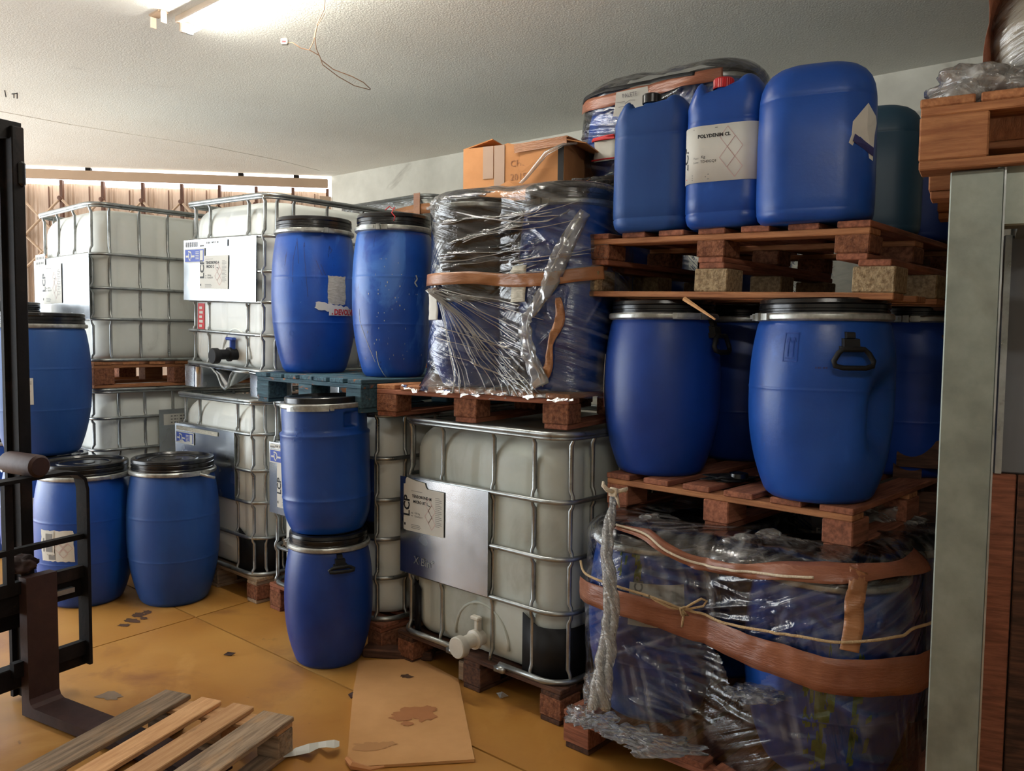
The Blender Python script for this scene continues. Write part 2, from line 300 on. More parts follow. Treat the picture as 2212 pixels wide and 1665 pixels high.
# ---------------- drums -----------------
def body_r(t,R,seams=(.36,.68)):
    """radius of the drum body, t 0..1 over the body height"""
    k=1-.285*max(0,(0.55-t)/.55)**2.2-.125*max(0,(t-.55)/.45)**2.4
    if t<.035: k-=.055*(1-t/.035)**2
    if t>.965: k-=.03*((t-.965)/.035)**2
    for q in seams: k+=.006*math.exp(-((t-q)/.006)**2)
    return R*k
def facing(x,y): return math.atan2(-y,-x)
class Drum:
    def __init__(S,name,label,x,y,z,r,h,mt=None,lid=True,ring=True,group=None,dents=(),latch=25,lidm=None,tilt=(0,0),seams=(.36,.68),cat='drum',bodyfrac=.90,loopy=1,lidfrac=1.0):
        S.x,S.y,S.z,S.r,S.h=x,y,z,r,h; S.dents=dents; S.seams=seams; S.hb=h*bodyfrac
        S.tilt=Matrix.Rotation(tilt[0],3,'X')@Matrix.Rotation(tilt[1],3,'Y')
        S.root=thing(name,label,cat,(x,y,z),0,group,rot=S.tilt.to_euler())
        f=facing(x,y); S.f=f
        ts=sorted(set([0,.004,.012,.022,.035]+[i/30 for i in range(2,30)]+[.965,.98,1.0]+[q+d for q in seams for d in (-.012,-.005,0,.005,.012)]))
        n=72; mb=MB(); prof=[(max(.02,body_r(0,r)-.03),.006)]+[(body_r(t,r,seams),t*S.hb) for t in ts]+[(r*.86,S.hb+.004)]
        mb.lathe(prof,n,fn=lambda a,zz,rr: rr-S.dent(a,zz))
        mb.build('body',mt or BLUE,S.root,smooth=True)
        top=h*lidfrac
        if lid:
            lr=r*.885; z0=S.hb+.004; L=MB()
            P=[(lr-.006,z0-.01),(lr,z0),(lr,z0+.3*(top-z0)),(lr-.003,z0+.34*(top-z0)),(lr-.003,z0+.44*(top-z0)),(lr,z0+.48*(top-z0)),(lr,z0+.66*(top-z0)),(lr-.003,z0+.7*(top-z0)),(lr,z0+.76*(top-z0)),(lr-.002,top-.004),(lr-.008,top),(lr-.024,top),(lr-.032,top-.012),(lr-.05,top-.014),(lr*.62,top-.014),(lr*.60,top-.009),(lr*.56,top-.009),(lr*.54,top-.014),(lr*.25,top-.014),(lr*.23,top-.010),(lr*.02,top-.010)]
            L.lathe(P,64,fn=lambda a,zz,rr: rr-.6*S.dent(a,S.hb*.93)); L.build('lid',lidm or BLACK,S.root,auto=.6)
        if ring:
            rr=r*.938; z1=S.hb+.006; B=MB(); K=MB()
            B.lathe([(r*.87,z1-.014),(rr-.005,z1-.012),(rr,z1-.007),(rr+.001,z1),(rr,z1+.007),(rr-.005,z1+.012),(r*.87,z1+.013)],64,fn=lambda a,zz,q: q-.8*S.dent(a,S.hb*.95))
            ro=B.build('clamp_ring',ZINC,S.root,auto=.6)
            a0=f+math.radians(latch)
            def arc(r0,r1,za,zb,aa,ab,nn=8):
                vs=[];fs=[]
                for i in range(nn+1):
                    a=aa+(ab-aa)*i/nn
                    for q,w in ((r0,za),(r1,za),(r1,zb),(r0,zb)): vs.append((q*math.cos(a),q*math.sin(a),w))
                for i in range(nn):
                    for k in range(4): fs.append((i*4+k,i*4+(k+1)%4,i*4+4+(k+1)%4,i*4+4+k))
                fs+= [(3,2,1,0),tuple(nn*4+k for k in range(4))]; K.add(vs,fs)
            arc(rr,rr+.010,z1-.011,z1+.011,a0-.5,a0,10); arc(rr+.008,rr+.017,z1-.006,z1+.007,a0-.44,a0-.05,8)
            arc(rr,rr+.016,z1-.013,z1+.013,a0+.02,a0+.11,3); arc(rr,rr+.008,z1-.011,z1+.011,a0+.13,a0+.28,4)
            K.build('latch',ZINC,ro,auto=.6)
    def dent(S,a,z):
        d=0
        for (da,dz,wa,wz,dep) in S.dents:
            e=(a-(S.f+math.radians(da))+PI)%(2*PI)-PI
            d+=dep*math.exp(-(abs(e)*S.r/wa)**2.8-(abs(z-dz)/wz)**2.8)
        return d
    def P(S,a,z,off=0):
        """point on the body at angle a (radians from the side that faces the aisle) and height z, in the drum's frame"""
        q=S.f+a; rr=body_r(min(max(z/S.hb,0),1),S.r,())-S.dent(q,z)+off
        return (rr*math.cos(q),rr*math.sin(q),z)
    def fn(S,a0,z0,off):
        """flat label coordinates (metres, x right, y up) laid on the body around angle a0 and height z0"""
        return lambda x,y: S.P(a0+x/S.r,z0+y,off)
    def pick(S,px,py):
        best=None
        for i in range(-40,41):
            a=i/40*1.45
            for j in range(40):
                z=S.hb*j/39; p=S.tilt@Vector(S.P(a,z)); e=projv((p.x+S.x,p.y+S.y,p.z+S.z)); d=(e[0]-px)**2+(e[1]-py)**2
                if best is None or d<best[0]: best=(d,a,z)
        return best[1],best[2]
    def label(S,px,py,w,h,m=None,jag=0,name='label',off=.0015,skew=0,lab=None):
        a0,z0=S.pick(px,py); f=S.fn(a0,z0,off); B=MB(); nu,nv=14,10; rnd=random.Random(int(px*7+py))
        def q(i,j):
            x=(i/(nu-1)-.5)*w; y=(j/(nv-1)-.5)*h; y+=skew*x
            if jag and (i in(0,nu-1)): x+=rnd.uniform(-jag,jag)
            if jag and (j in(0,nv-1)): y+=rnd.uniform(-jag,jag)
            return f(x,y)
        B.grid(nu,nv,q); o=B.build(name,m or PAPER,S.root,smooth=False,solid=.0008)
        if lab: o['label']=lab
        return o,S.fn(a0,z0,off+.0018)
    def text(S,parent,mb,m,name='print'):
        return mb.build(name,m,parent)
    def handle(S,px,py,sc=1.0,fold=0):
        a0,z0=S.pick(px,py); f=lambda x,y,o: S.P(a0+x/S.r,z0+y,o)
        B=MB()
        def blk(x0,x1,y0,y1,o0,o1): B.add([f(x0,y0,o0),f(x1,y0,o0),f(x1,y1,o0),f(x0,y1,o0),f(x0+.003,y0+.003,o1),f(x1-.003,y0+.003,o1),f(x1-.003,y1-.003,o1),f(x0+.003,y1-.003,o1)],[(0,3,2,1),(4,5,6,7),(0,1,5,4),(1,2,6,5),(2,3,7,6),(3,0,4,7)])
        q=sc
        blk(-.026*q,.026*q,-.006*q,.03*q,-.004,.022*q); blk(-.016*q,.016*q,.028*q,.05*q,-.004,.016*q); blk(-.034*q,.034*q,-.012*q,.006*q,-.004,.03*q)
        br=B.build('handle_bracket',BLACKM,S.root,auto=.5)
        H=MB(); o=.032*q; yy=-.004*q
        pts=[(-.030,0),(-.042,-.012),(-.054,-.036),(-.05,-.050),(-.03,-.056),(.03,-.056),(.05,-.050),(.054,-.036),(.042,-.012),(.030,0)]
        if fold: pts=[(x,y*.34) for x,y in pts]
        H.tube([f(x*q,y*q+yy,o+abs(y)*(.1 if not fold else .5)) for x,y in pts],.0085*q,8,closed=True)
        H.build('bail_handle',BLACKM,S.root,smooth=True)
# ---------------- pallets -----------------
def pallet(name,label,loc,yaw,L,D,H=.144,deck=WRED,stringer=WORG,block=WRED,bottom=WRED,n=7,bw=.1,inverted=False,group=None,runners='depth',rot=None,blk=(.12,.11),centerwide=False,seed=0,cat='pallet'):
    """origin: bottom, middle of the front edge; x along the front, y into the depth"""
    t=thing(name,label,cat,loc,yaw,group,rot=rot); rnd=random.Random(seed+11)
    th=.021; Z=(lambda z: H-z) if inverted else (lambda z: z)
    for i in range(n):
        w=bw*(1.0 if not(centerwide and i in(0,n-1)) else 1.35); x=-L/2+w/2+(L-w)*i/(n-1)
        board('deck_board',deck,t,(x,D/2+rnd.uniform(-.006,.006),Z(H-th/2)),(w,D,th),rz=0)
    for y in (.05,D/2,D-.05): board('stringer_board',stringer,t,(0,y,Z(H-1.5*th-.0005)),(L-.004,.095,th))
    z0=(th if runners else 0); zb=H-2*th
    for x in (-L/2+blk[0]/2,0,L/2-blk[0]/2):
        for y in (blk[1]/2+.002,D/2,D-blk[1]/2-.002):
            board('block',block,t,(x+rnd.uniform(-.004,.004),y,Z((z0+zb)/2)),(blk[0],blk[1],zb-z0-.001),ch=.004)
        if runners=='depth': board('bottom_board',bottom,t,(x,D/2,Z(th/2)),(blk[0]*.9,D-.01,th))
    if runners=='front':
        for y in (.05,D/2,D-.05): board('bottom_board',bottom,t,(0,y,Z(th/2)),(L-.004,.098,th))
    return t
# ---------------- intermediate bulk containers -----------------
def rrect(w,d,r,z,n=6):
    P=[]
    for (sx,sy,a) in ((1,1,0),(-1,1,PI/2),(-1,-1,PI),(1,-1,1.5*PI)):
        for k in range(n+1):
            q=a+PI/2*k/n; P.append((sx*(w/2-r)+r*math.cos(q),sy*(d/2-r)+r*math.sin(q),z))
    return P
def ibc(label,corner,z,rings=(.27,.5,.72),fx=(.075,.287,.599,.823),sy=(.05,.19,.36,.60,.76,.93),H=1.16,skid='wood',bottle=None,plate=None,valve=None,guards=False,group=None,yaw=None,Wd=1.0,Dp=1.2,wood_m=None,skid_h=.145,vstyle='white',side_off=0,topcap=True):
    """origin: bottom centre. -y is the plate and valve face; corner = right end of that face on the floor plan"""
    yw=-ROWA if yaw is None else yaw
    ex=np.array([math.cos(yw),math.sin(yw)]); ey=np.array([-math.sin(yw),math.cos(yw)])
    c=np.array(corner)-ex*Wd/2+ey*Dp/2
    t=thing('ibc_tote',label,'container',(c[0],c[1],z),yw,group)
    zb=skid_h+.012; zt=H-.012; X,Y=Wd/2,Dp/2
    # cage
    zs=[zt]+[zb+(zt-zb)*(1-f) for f in rings]+[zb]
    for k,zz in enumerate(zs):
        P=rrect(Wd-.02,Dp-.02,.11,zz,7)
        r=.0125 if k in(0,len(zs)-1) else .0105
        mb=MB()
        if k==0: mb.tube(P,r,8,closed=True); mb.tube([(a,b,q-.016) for a,b,q in P],.008,6,closed=True)
        elif k==len(zs)-1 and valve is not None and skid=='wood':
            # open at the valve
            xv=-X+valve[0]*Wd; P2=[p for p in P]; 
            i0=[i for i,p in enumerate(P2) if p[1]<-Y+.02 and p[0]<0][-1]
            ord_=P2[i0+1:]+P2[:i0+1]; ord_=[(xv+.13,-Y+.01,zz)]+ord_+[(xv-.13,-Y+.01,zz)]
            mb.tube(ord_,r,8)
            for sx in (-1,1): mb.box((xv+sx*.145,-Y+.01,zz-.012),(.05,.05,.022))
        else: mb.tube(P,r,8,closed=True)
        mb.build('horizontal_bar',STEEL,t,smooth=True)
    def vbar(x,y,face):
        mb=MB(); inn=.021; dx,dy=(0,inn) if face=='f' else ((-inn,0) if face=='r' else ((inn,0) if face=='l' else (0,-inn)))
        pts=[];rs=[]
        zz=sorted(zs)
        for i in range(len(zz)-1):
            a,b=zz[i],zz[i+1]
            for f,rr,o in ((0,.0075,.35),(.09,.0075,.5),(.16,.0098,1),(.5,.0098,1),(.84,.0098,1),(.91,.0075,.5)):
                pts.append((x+dx*o,y+dy*o,a+(b-a)*f)); rs.append(rr)
        pts.append((x+dx*.35,y+dy*.35,zz[-1])); rs.append(.0075)
        mb.tube(pts,rs,8); mb.build('vertical_bar',STEEL,t,smooth=True)
    for f in fx: vbar(-X+f*Wd,-Y+.01,'f'); 
    for f in (.1,.37,.63,.9): vbar(-X+f*Wd,Y-.01,'b')
    for f in sy: vbar(X-.01,-Y+.06+f*(Dp-.12)+side_off,'r'); vbar(-X+.01,-Y+.06+f*(Dp-.12)+side_off,'l')
    # bottle
    B=MB(); n=16; hb0=zb-.006; hb1=H-.03
    lv=[0,.015,.035,.06,.09,.13,.18,.24,.34,.45,.55,.66,.76,.83,.88,.915,.945,.968,.985,.995,1.0]
    secs=[]
    w0,d0=Wd-.075,Dp-.075
    for q in lv:
        zz=hb0+(hb1-hb0)*q; sh=0
        if q>.86: e=(q-.86)/.14; sh=.11*(1-math.sqrt(max(0,1-e*e)))
        if q<.09: e=1-q/.09; sh=.05*(1-math.sqrt(max(0,1-e*e)))
        w,d,r=w0-2*sh,d0-2*sh,.13
        ring=[]
        def side(x0,y0,x1,y1,nx,ny,m):
            for k in range(m):
                f=(k+.5)/m; x=x0+(x1-x0)*f; y=y0+(y1-y0)*f
                g=0
                for c0 in ((.5,) if abs(x1-x0)+abs(y1-y0)<.8 else (.33,.67)):
                    g+=.011*math.exp(-((f-c0)/.022)**4)
                g+=.010*(math.exp(-((f-.03)/.03)**2)+math.exp(-((f-.97)/.03)**2))
                if q<.08 or q>.93: g*=.2
                bul=.012*math.sin(PI*f)*math.sin(PI*min(1,q*1.1))
                ring.append((x-nx*(g-bul),y-ny*(g-bul),zz))
        def corner_(cx,cy,a):
            for k in range(7): qq=a+PI/2*k/6; ring.append((cx+r*math.cos(qq),cy+r*math.sin(qq),zz))
        corner_(w/2-r,d/2-r,0); side(w/2-r,d/2,-w/2+r,d/2,0,1,34); corner_(-w/2+r,d/2-r,PI/2); side(-w/2,d/2-r,-w/2,-d/2+r,-1,0,40)
        corner_(-w/2+r,-d/2+r,PI); side(-w/2+r,-d/2,w/2-r,-d/2,0,-1,34); corner_(w/2-r,-d/2+r,1.5*PI); side(w/2,-d/2+r,w/2,d/2-r,1,0,40)
        secs.append(ring)
    B.loft(secs); bo=B.build('bottle',bottle or HDPE,t,smooth=True)
    if topcap:
        mb=MB(); mb.lathe([(.085,hb1-.004),(.085,hb1+.012),(.075,hb1+.018),(.01,hb1+.018)],24,c=(0,0,0)); mb.build('filler_cap',BLACK,bo,auto=.5)
    # plate
    fnp=None
    if plate:
        x0,x1,r0,r1=plate; za=zs[r1]; zc=zs[r0]; mb=MB()
        mb.grid(9,7,lambda i,j:(-X+(x0+(x1-x0)*i/8)*Wd,-Y-.004+.0006*math.sin(i*.9+j*.7),za+(zc-za)*j/6)); 
        pl=mb.build('label_plate',PLATE,t,solid=.0015)
        pw=(x1-x0)*Wd; ph=zc-za
        fnp=lambda x,y,o=.0: (-X+x0*Wd+x,-Y-.009-o,za+y)
        t['_pw']=pw; t['_ph']=ph
    if valve is not None:
        xv=-X+valve[0]*Wd; zv=valve[1]; vm=WHITEP if vstyle=='white' else BLACKM
        mb=MB(); mb.lathe([(.034,-.03),(.034,.05),(.042,.052),(.042,.066),(.03,.07),(.03,.13)],20,c=(xv,-Y+.05,zv),axis='Y')
        vb=mb.build('valve_body',vm,t,auto=.5)
        mb=MB(); mb.lathe([(.044,.0),(.046,.004),(.046,.034),(.042,.038),(.02,.038)],22,c=(xv,-Y-.08,zv-.008),axis='Y'); 
        mb.build('valve_cap',vm,vb,auto=.5)
        mb=MB(); hm=vm if vstyle=='white' else BLUECAP
        mb.box((xv,-Y+.012,zv+.055),(.022,.03,.07),ch=.004); mb.box((xv,-Y+.0,zv+.092),(.085 if vstyle!='white' else .05,.028,.018),ch=.005); mb.build('valve_handle',hm,vb)
        # recess shadow lip round the valve
        mb=MB(); mb.tube([(xv+.16*math.cos(a),-Y+.034,zv-.02+.17*math.sin(a)) for a in [PI*k/14 for k in range(15)]],.008,6); mb.build('valve_recess_rim',bottle or HDPE,bo,smooth=True)
    if guards:
        for (gx,lab) in ((1,'r'),(-1,'l')):
            mb=MB(); P=[]
            w,d,r=Wd-.055,Dp-.055,.12; hh=.20 if gx>0 else .2
            P.append((gx*(w/2-.20 if gx>0 else w/2-.08),-d/2)); 
            for k in range(8): q=-PI/2+PI/2*k/7; P.append((gx*(w/2-r+r*math.cos(q)),-d/2+r+r*math.sin(q)))
            P.append((gx*w/2,-d/2+.95))
            m=len(P); mb.grid(m,2,lambda i,j:(P[i][0],P[i][1],zb+.006+j*(hh+(.04 if i==0 else 0)))); mb.build('corner_guard',BLACKM,t,smooth=True,solid=.004)
    if skid=='wood':
        wm=wood_m or WRED; th=.02
        nb=7
        for i in range(nb):
            y=-Y+.06+(Dp-.12)*i/(nb-1); 
            board('deck_board',wm,t,(0,y,skid_h-th/2),(Wd-.01,.11,th))
        for x in (-X+.06,0,X-.06):
            board('stringer_board',wm,t,(x,0,skid_h-1.5*th-.0005),(.1,Dp-.01,th))
            for y in (-Y+.07,0,Y-.07): board('block',CHIPR if x else wm,t,(x,y,(skid_h-2*th+th)/2),(.11,.13,skid_h-3*th-.001),ch=.004)
            board('bottom_board',wm,t,(x,0,th/2),(.1,Dp-.01,th))
    else:
        # pressed steel skid: tray with feet at the corners and a drain chute at the front
        mb=MB(); mb.loft([rrect(Wd-.03,Dp-.03,.1,skid_h-.012,5),rrect(Wd,Dp,.1,skid_h-.004,5),rrect(Wd,Dp,.1,skid_h,5)]); mb.build('tray',PLATE,t,auto=.5)
        for sx in (-1,0,1):
            for sy_ in (-1,0,1):
                if sx==0 and sy_==0: continue
                mb=MB(); w=.2 if sx else .12; d=.2 if sy_ else .14
                cx,cy=sx*(X-w/2-.004),sy_*(Y-d/2-.004); 
                secs=[[(cx+a*k,cy+b*k,zz) for a,b,_ in rrect(w,d,.045,0,5)] for zz,k in ((0,.9),(.004,.97),(skid_h*.55,.98),(skid_h*.9,1),(skid_h-.01,1.02))]
                if not (sx==0 and sy_==-1):
                    mb.loft(secs); fo=mb.build('foot',PLATE,t,auto=.7)
                    if sy_==-1 and sx==1:
                        h=MB(); h.lathe([(.016,0),(.016,.003),(.001,.0032)],16,c=(cx+.03,cy-d/2*.98-.001,.055),axis='Y'); h.build('foot_hole',BLACKM,fo)
        mb=MB(); xv=.05 # the chute
        prof=[(-.30,0),(-.16,-.006),(-.09,-.04),(-.04,-.105),(0,-.12),(.035,-.105),(.07,-.03),(.1,-.006),(.28,0)]
        mb.grid(len(prof),4,lambda i,j:(xv+prof[i][0],-Y+.004+j*.06,skid_h-.002+prof[i][1]*(1-j*.22))); ch=mb.build('drain_chute',PLATE,t,smooth=True,solid=.003)
        mb=MB(); mb.tube([(xv+a,-Y+.004,skid_h-.002+b) for a,b in prof],.008,6); mb.build('chute_edge',STEEL,ch,smooth=True)
    # cage surface helper
    t['_c']=[float(c[0]),float(c[1]),float(z)]
    return t,fnp
def lcp_label(t,fnp,x0,y0,w,h,name_lines,big=True,torn=0,blue=False,name='paper_label',dark=INK,haz=3,parent=None):
    """printed sheet on a label plate, its lower left corner at x0,y0 on the plate"""
    mb=MB(); f=lambda x,y: fnp(x0+x,y0+y,.001)
    if torn: put_poly(mb,[(0,0),(w*.06,-h*.02),(w,0),(w,h*.86),(w*.60,h*.86),(w*.56,h*.9),(w*.54,h*.97),(w*.3,h*.985),(w*.08,h*1.03),(w*.05,h*.98),(w*.045,h*.9),(0,h*.89)],f)
    else: put_rect(mb,0,0,w,h,f)
    lo=mb.build(name,PAPER,t,solid=.0006); g=lambda x,y: fnp(x0+x,y0+y,.0022)
    k=h*(.8 if torn else .92); tb=MB()
    put_text(tb,'LCP',w*.21,w*.155,k*.33,g,rot=PI/2,bold=.03)
    for i,ln in enumerate(name_lines): put_text(tb,ln,w*.068,w*(.22+.03*i),k*(.82-.13*i),g,bold=.03)
    put_text(tb,'1200 Kg',w*.042,w*.28,k*.42,g); put_text(tb,'TD6H2X1Y',w*.042,w*.28,k*.34,g); put_rect(tb,w*.02,k*.1,w*.055,k*.16,g); 
    tb.build('black_print',dark,lo)
    gb=MB()
    for i in range(16): put_rect(gb,w*.8,k*(.9-.045*i),w*(.8+.17*(.6+.4*math.sin(i*2.1)**2)),k*(.9-.045*i)+k*.012,g)
    for i in range(3): put_rect(gb,w*.2,k*(.14-.04*i),w*(.42+.03*(i%2)),k*(.14-.04*i)+k*.012,g)
    put_rect(gb,w*.2,k*.97,w*.48,k*.982,g); put_rect(gb,w*.2,k*.42,w*.25,k*.44,g); put_rect(gb,w*.2,k*.35,w*.24,k*.37,g)
    gb.build('grey_print',GREYINK,lo)
    rb=MB(); r=w*.085; ry=k*.15; cx=w*.63
    for (a,b) in ((0,.72),(1,.57),(0,.42),(1,.27))[:haz+1]: diamond(rb,cx+a*r,k*b,r,w*.008,g,ry)
    rb.build('hazard_diamonds',PINKINK,lo)
    ib=MB(); put_poly(ib,[(cx-r*.4,k*.69),(cx+.1*r,k*.68),(cx+r*.45,k*.66),(cx+r*.4,k*.69),(cx,k*.70)],g); ib.build('corrosion_mark',INK,lo)
    return lo
# ---------------- stretch wrap around a group of drums -----------------
class Wrap:
    def __init__(S,circles,z0,z1,off=.008,pinch=.35,seed=1,flare=.02,topshr=.04,N=600,noise_a=.012,topround=.05,wz=None):
        S.z0,S.z1,S.pinch,S.seed,S.flare,S.topshr,S.na,S.tr=z0,z1,pinch,seed,flare,topshr,noise_a,topround
        C=np.array([[c[0],c[1]] for c in circles]); R=np.array([c[2] for c in circles])+off
        th=np.linspace(0,2*PI,1441)[:-1]; D=np.stack([np.cos(th),np.sin(th)],1)
        idx=np.argmax(D@C.T+R,axis=1); pts=C[idx]+D*R[idx][:,None]
        pts=np.vstack([pts,pts[:1]]); seg=np.linalg.norm(np.diff(pts,axis=0),axis=1); cum=np.concatenate([[0],np.cumsum(seg)]); S.L=cum[-1]
        u=np.linspace(0,S.L,N+1)[:-1]; S.B=np.stack([np.interp(u,cum,pts[:,0]),np.interp(u,cum,pts[:,1])],1)
        T=np.roll(S.B,-1,0)-np.roll(S.B,1,0); T/=np.linalg.norm(T,axis=1)[:,None]; S.Nn=np.stack([T[:,1],-T[:,0]],1)
        dist=np.min(np.linalg.norm(S.B[:,None]-C[None],axis=2)-R[None],axis=1); S.gap=np.clip(dist,0,None)
        S.cen=S.B.mean(0); S.N=N; S.folds=[]
        S._grid=None
    def surf(S,s_,z,off=0.0,noisy=True):
        s_=s_%1.0; q=s_*S.N; i=int(q)%S.N; f=q-int(q); j=(i+1)%S.N
        b=S.B[i]*(1-f)+S.B[j]*f; n=S.Nn[i]*(1-f)+S.Nn[j]*f; g=S.gap[i]*(1-f)+S.gap[j]*f
        v=(z-S.z0)/(S.z1-S.z0)
        d=off-S.pinch*g
        if v<.12: d+=S.flare*(1-v/.12)**2
        if v>1-S.tr/(S.z1-S.z0): e=(v-1+S.tr/(S.z1-S.z0))/(S.tr/(S.z1-S.z0)); d-=S.topshr*e*e
        if noisy:
            P=Vector((s_*S.L*2.2,z*2.6,S.seed*7.7)); 
            d+=S.na*noise.noise(P)+S.na*.5*noise.noise(P*3.1)
            for (x0,y0,x1,y1,a,w) in S.folds:
                x,y=s_*S.L,z; dx,dy=x1-x0,y1-y0; l2=dx*dx+dy*dy; t=((x-x0)*dx+(y-y0)*dy)/l2
                if -.05<t<1.05:
                    dd=abs((x-x0)*dy-(y-y0)*dx)/math.sqrt(l2)
                    if dd<3*w: d+=a*math.exp(-(dd/w)**2)*min(1,max(0,(t+.05)*8))*min(1,max(0,(1.05-t)*8))
        return (b[0]+n[0]*d,b[1]+n[1]*d,z)
    def pick(S,px,py):
        if S._grid is None:
            ss=np.linspace(0,1,401)[:-1]; zz=np.linspace(S.z0,S.z1,60); fs=S.folds; S.folds=[]
            Pts=np.array([[S.surf(a,b,0,False) for b in zz] for a in ss]); S.folds=fs
            i=(ss*S.N).astype(int); nn=S.Nn[i]; mid=Pts[:,30,:2]; vis=(nn*(-mid)).sum(1)>-.05
            S._grid=(ss,zz,projv(Pts),vis)
        ss,zz,pr,vis=S._grid; d=(pr[...,0]-px)**2+(pr[...,1]-py)**2; d[~vis]=1e9
        k=np.unravel_index(np.argmin(d),d.shape); return ss[k[0]],zz[k[1]]
    def path(S,pts,n=8):
        """pixels of the photo -> (s,z) polyline on the wrap, smoothed"""
        q=[S.pick(*p) for p in pts]; out=[]
        for k in range(1,len(q)):
            a,b=q[k-1],q[k]; ds=b[0]-a[0]; ds=(ds+.5)%1-.5; q[k]=(a[0]+ds,b[1])
        for k in range(len(q)-1):
            p0=q[max(0,k-1)];p1=q[k];p2=q[k+1];p3=q[min(len(q)-1,k+2)]
            for i in range(n):
                t=i/n; out.append(tuple(.5*((2*p1[c])+(-p0[c]+p2[c])*t+(2*p0[c]-5*p1[c]+4*p2[c]-p3[c])*t*t+(-p0[c]+3*p1[c]-3*p2[c]+p3[c])*t**3) for c in (0,1)))
        out.append(q[-1]); return out
    def add_folds_px(S,lines,a=.006,w=.007):
        for (x0,y0,x1,y1) in lines:
            p=S.pick(x0,y0); q=S.pick(x1,y1); s0,s1=p[0],q[0]; s1=s0+((s1-s0+.5)%1-.5)
            S.folds.append((s0*S.L,p[1],s1*S.L,q[1],a*random.uniform(.5,1.3),w*random.uniform(.7,1.5)))
    def mesh(S,name,m,parent,origin,nu=420,nv=110,hole=None,cap=True,kind=None):
        vs=[];fs=[];uv=[]; zt=S.z1
        rows=[S.z0+(zt-S.z0)*j/(nv-1) for j in range(nv)]
        for j,z in enumerate(rows):
            for i in range(nu): vs.append(S.surf(i/nu,z)); uv.append((i/nu*S.L,z))
        nr=nv
        if cap:
            for e,dz in ((.93,.006),(.8,.010),(.6,.006)):
                for i in range(nu):
                    p=S.surf(i/nu,zt); vs.append((S.cen[0]+(p[0]-S.cen[0])*e,S.cen[1]+(p[1]-S.cen[1])*e,zt+dz+.012*noise.noise(Vector((i*.05,e*9,S.seed))))); uv.append((i/nu*S.L,zt+(1-e)*.4))
                nr+=1
        mb=MB(); luv=[]
        for j in range(nr-1):
            for i in range(nu):
                k=(i+1)%nu
                if hole and j<nv and hole(i/nu,rows[min(j,nv-1)]): continue
                fs.append((j*nu+i,j*nu+k,(j+1)*nu+k,(j+1)*nu+i))
                u1=(i+1)/nu*S.L; luv+= [uv[j*nu+i],(u1,uv[j*nu+k][1]),(u1,uv[(j+1)*nu+k][1]),uv[(j+1)*nu+i]]
        mb.add(vs,fs); o=mb.build(name,m,parent,origin=origin,smooth=True)
        l=o.data.uv_layers.new(name='UVMap'); l.data.foreach_set('uv',np.array(luv,dtype=np.float32).ravel()); 
        return o
    def tape(S,name,m,parent,origin,pts,w,off=.006,n=10,closed=False,wf=None,ripple=.002,noisy=True):
        P=S.path(pts,n); mb=MB(); K=5; vs=[]
        for k,(a,z) in enumerate(P):
            a1,z1=P[min(k+1,len(P)-1)]; a0,z0=P[max(k-1,0)]; dx,dz=(a1-a0)*S.L,z1-z0; l=math.hypot(dx,dz) or 1; nx,nz=-dz/l,dx/l
            ww=w*(wf(k/(len(P)-1)) if wf else 1)
            for j in range(K):
                q=(j/(K-1)-.5)*ww; zz=min(max(z+nz*q,S.z0),S.z1)
                vs.append(S.surf(a+nx*q/S.L,zz,off+ripple*noise.noise(Vector((k*.35,j*1.3,w*50))),noisy))
        fs=[(k*K+j,k*K+j+1,(k+1)*K+j+1,(k+1)*K+j) for k in range(len(P)-1) for j in range(K-1)]
        mb.add(vs,fs); return mb.build(name,m,parent,origin=origin,smooth=True,solid=.0012)
    def rope(S,name,m,parent,origin,pts,r=.004,off=.012,n=10):
        P=S.path(pts,n); mb=MB(); mb.tube([S.surf(a,z,off) for a,z in P],r,6); return mb.build(name,m,parent,origin=origin,smooth=True)
# ---------------- cans -----------------
def rsec(w,d,r,z,cx=0,cy=0,n=7):
    r=min(r,w/2-.001,d/2-.001); return [(cx+a,cy+b,q) for a,b,q in rrect(w,d,r,z,n)]
# ================= the room =================
CEIL=3.1
C0=G(716,381,CEIL); W1=G(2045,135,CEIL); S0=G(40,357,CEIL)
wd=(W1-C0)/np.linalg.norm(W1-C0); sd=(S0-C0)/np.linalg.norm(S0-C0)
SL=C0+sd*((-6.6-C0[0])/sd[0]); WR=C0+wd*((-3.2-C0[1])/wd[1])
def wallbox(name,a,b,z0,z1,th,m,side=1):
    a=np.array(a);b=np.array(b); d=b-a; l=np.linalg.norm(d); d/=l; n=np.array([-d[1],d[0]])*side*th
    return struct(MB().prism([tuple(a),tuple(b),tuple(b+n),tuple(a+n)] if side>0 else [tuple(b),tuple(a),tuple(a+n),tuple(b+n)],z0,z1).build(name,m,origin=(a[0],a[1],0)))
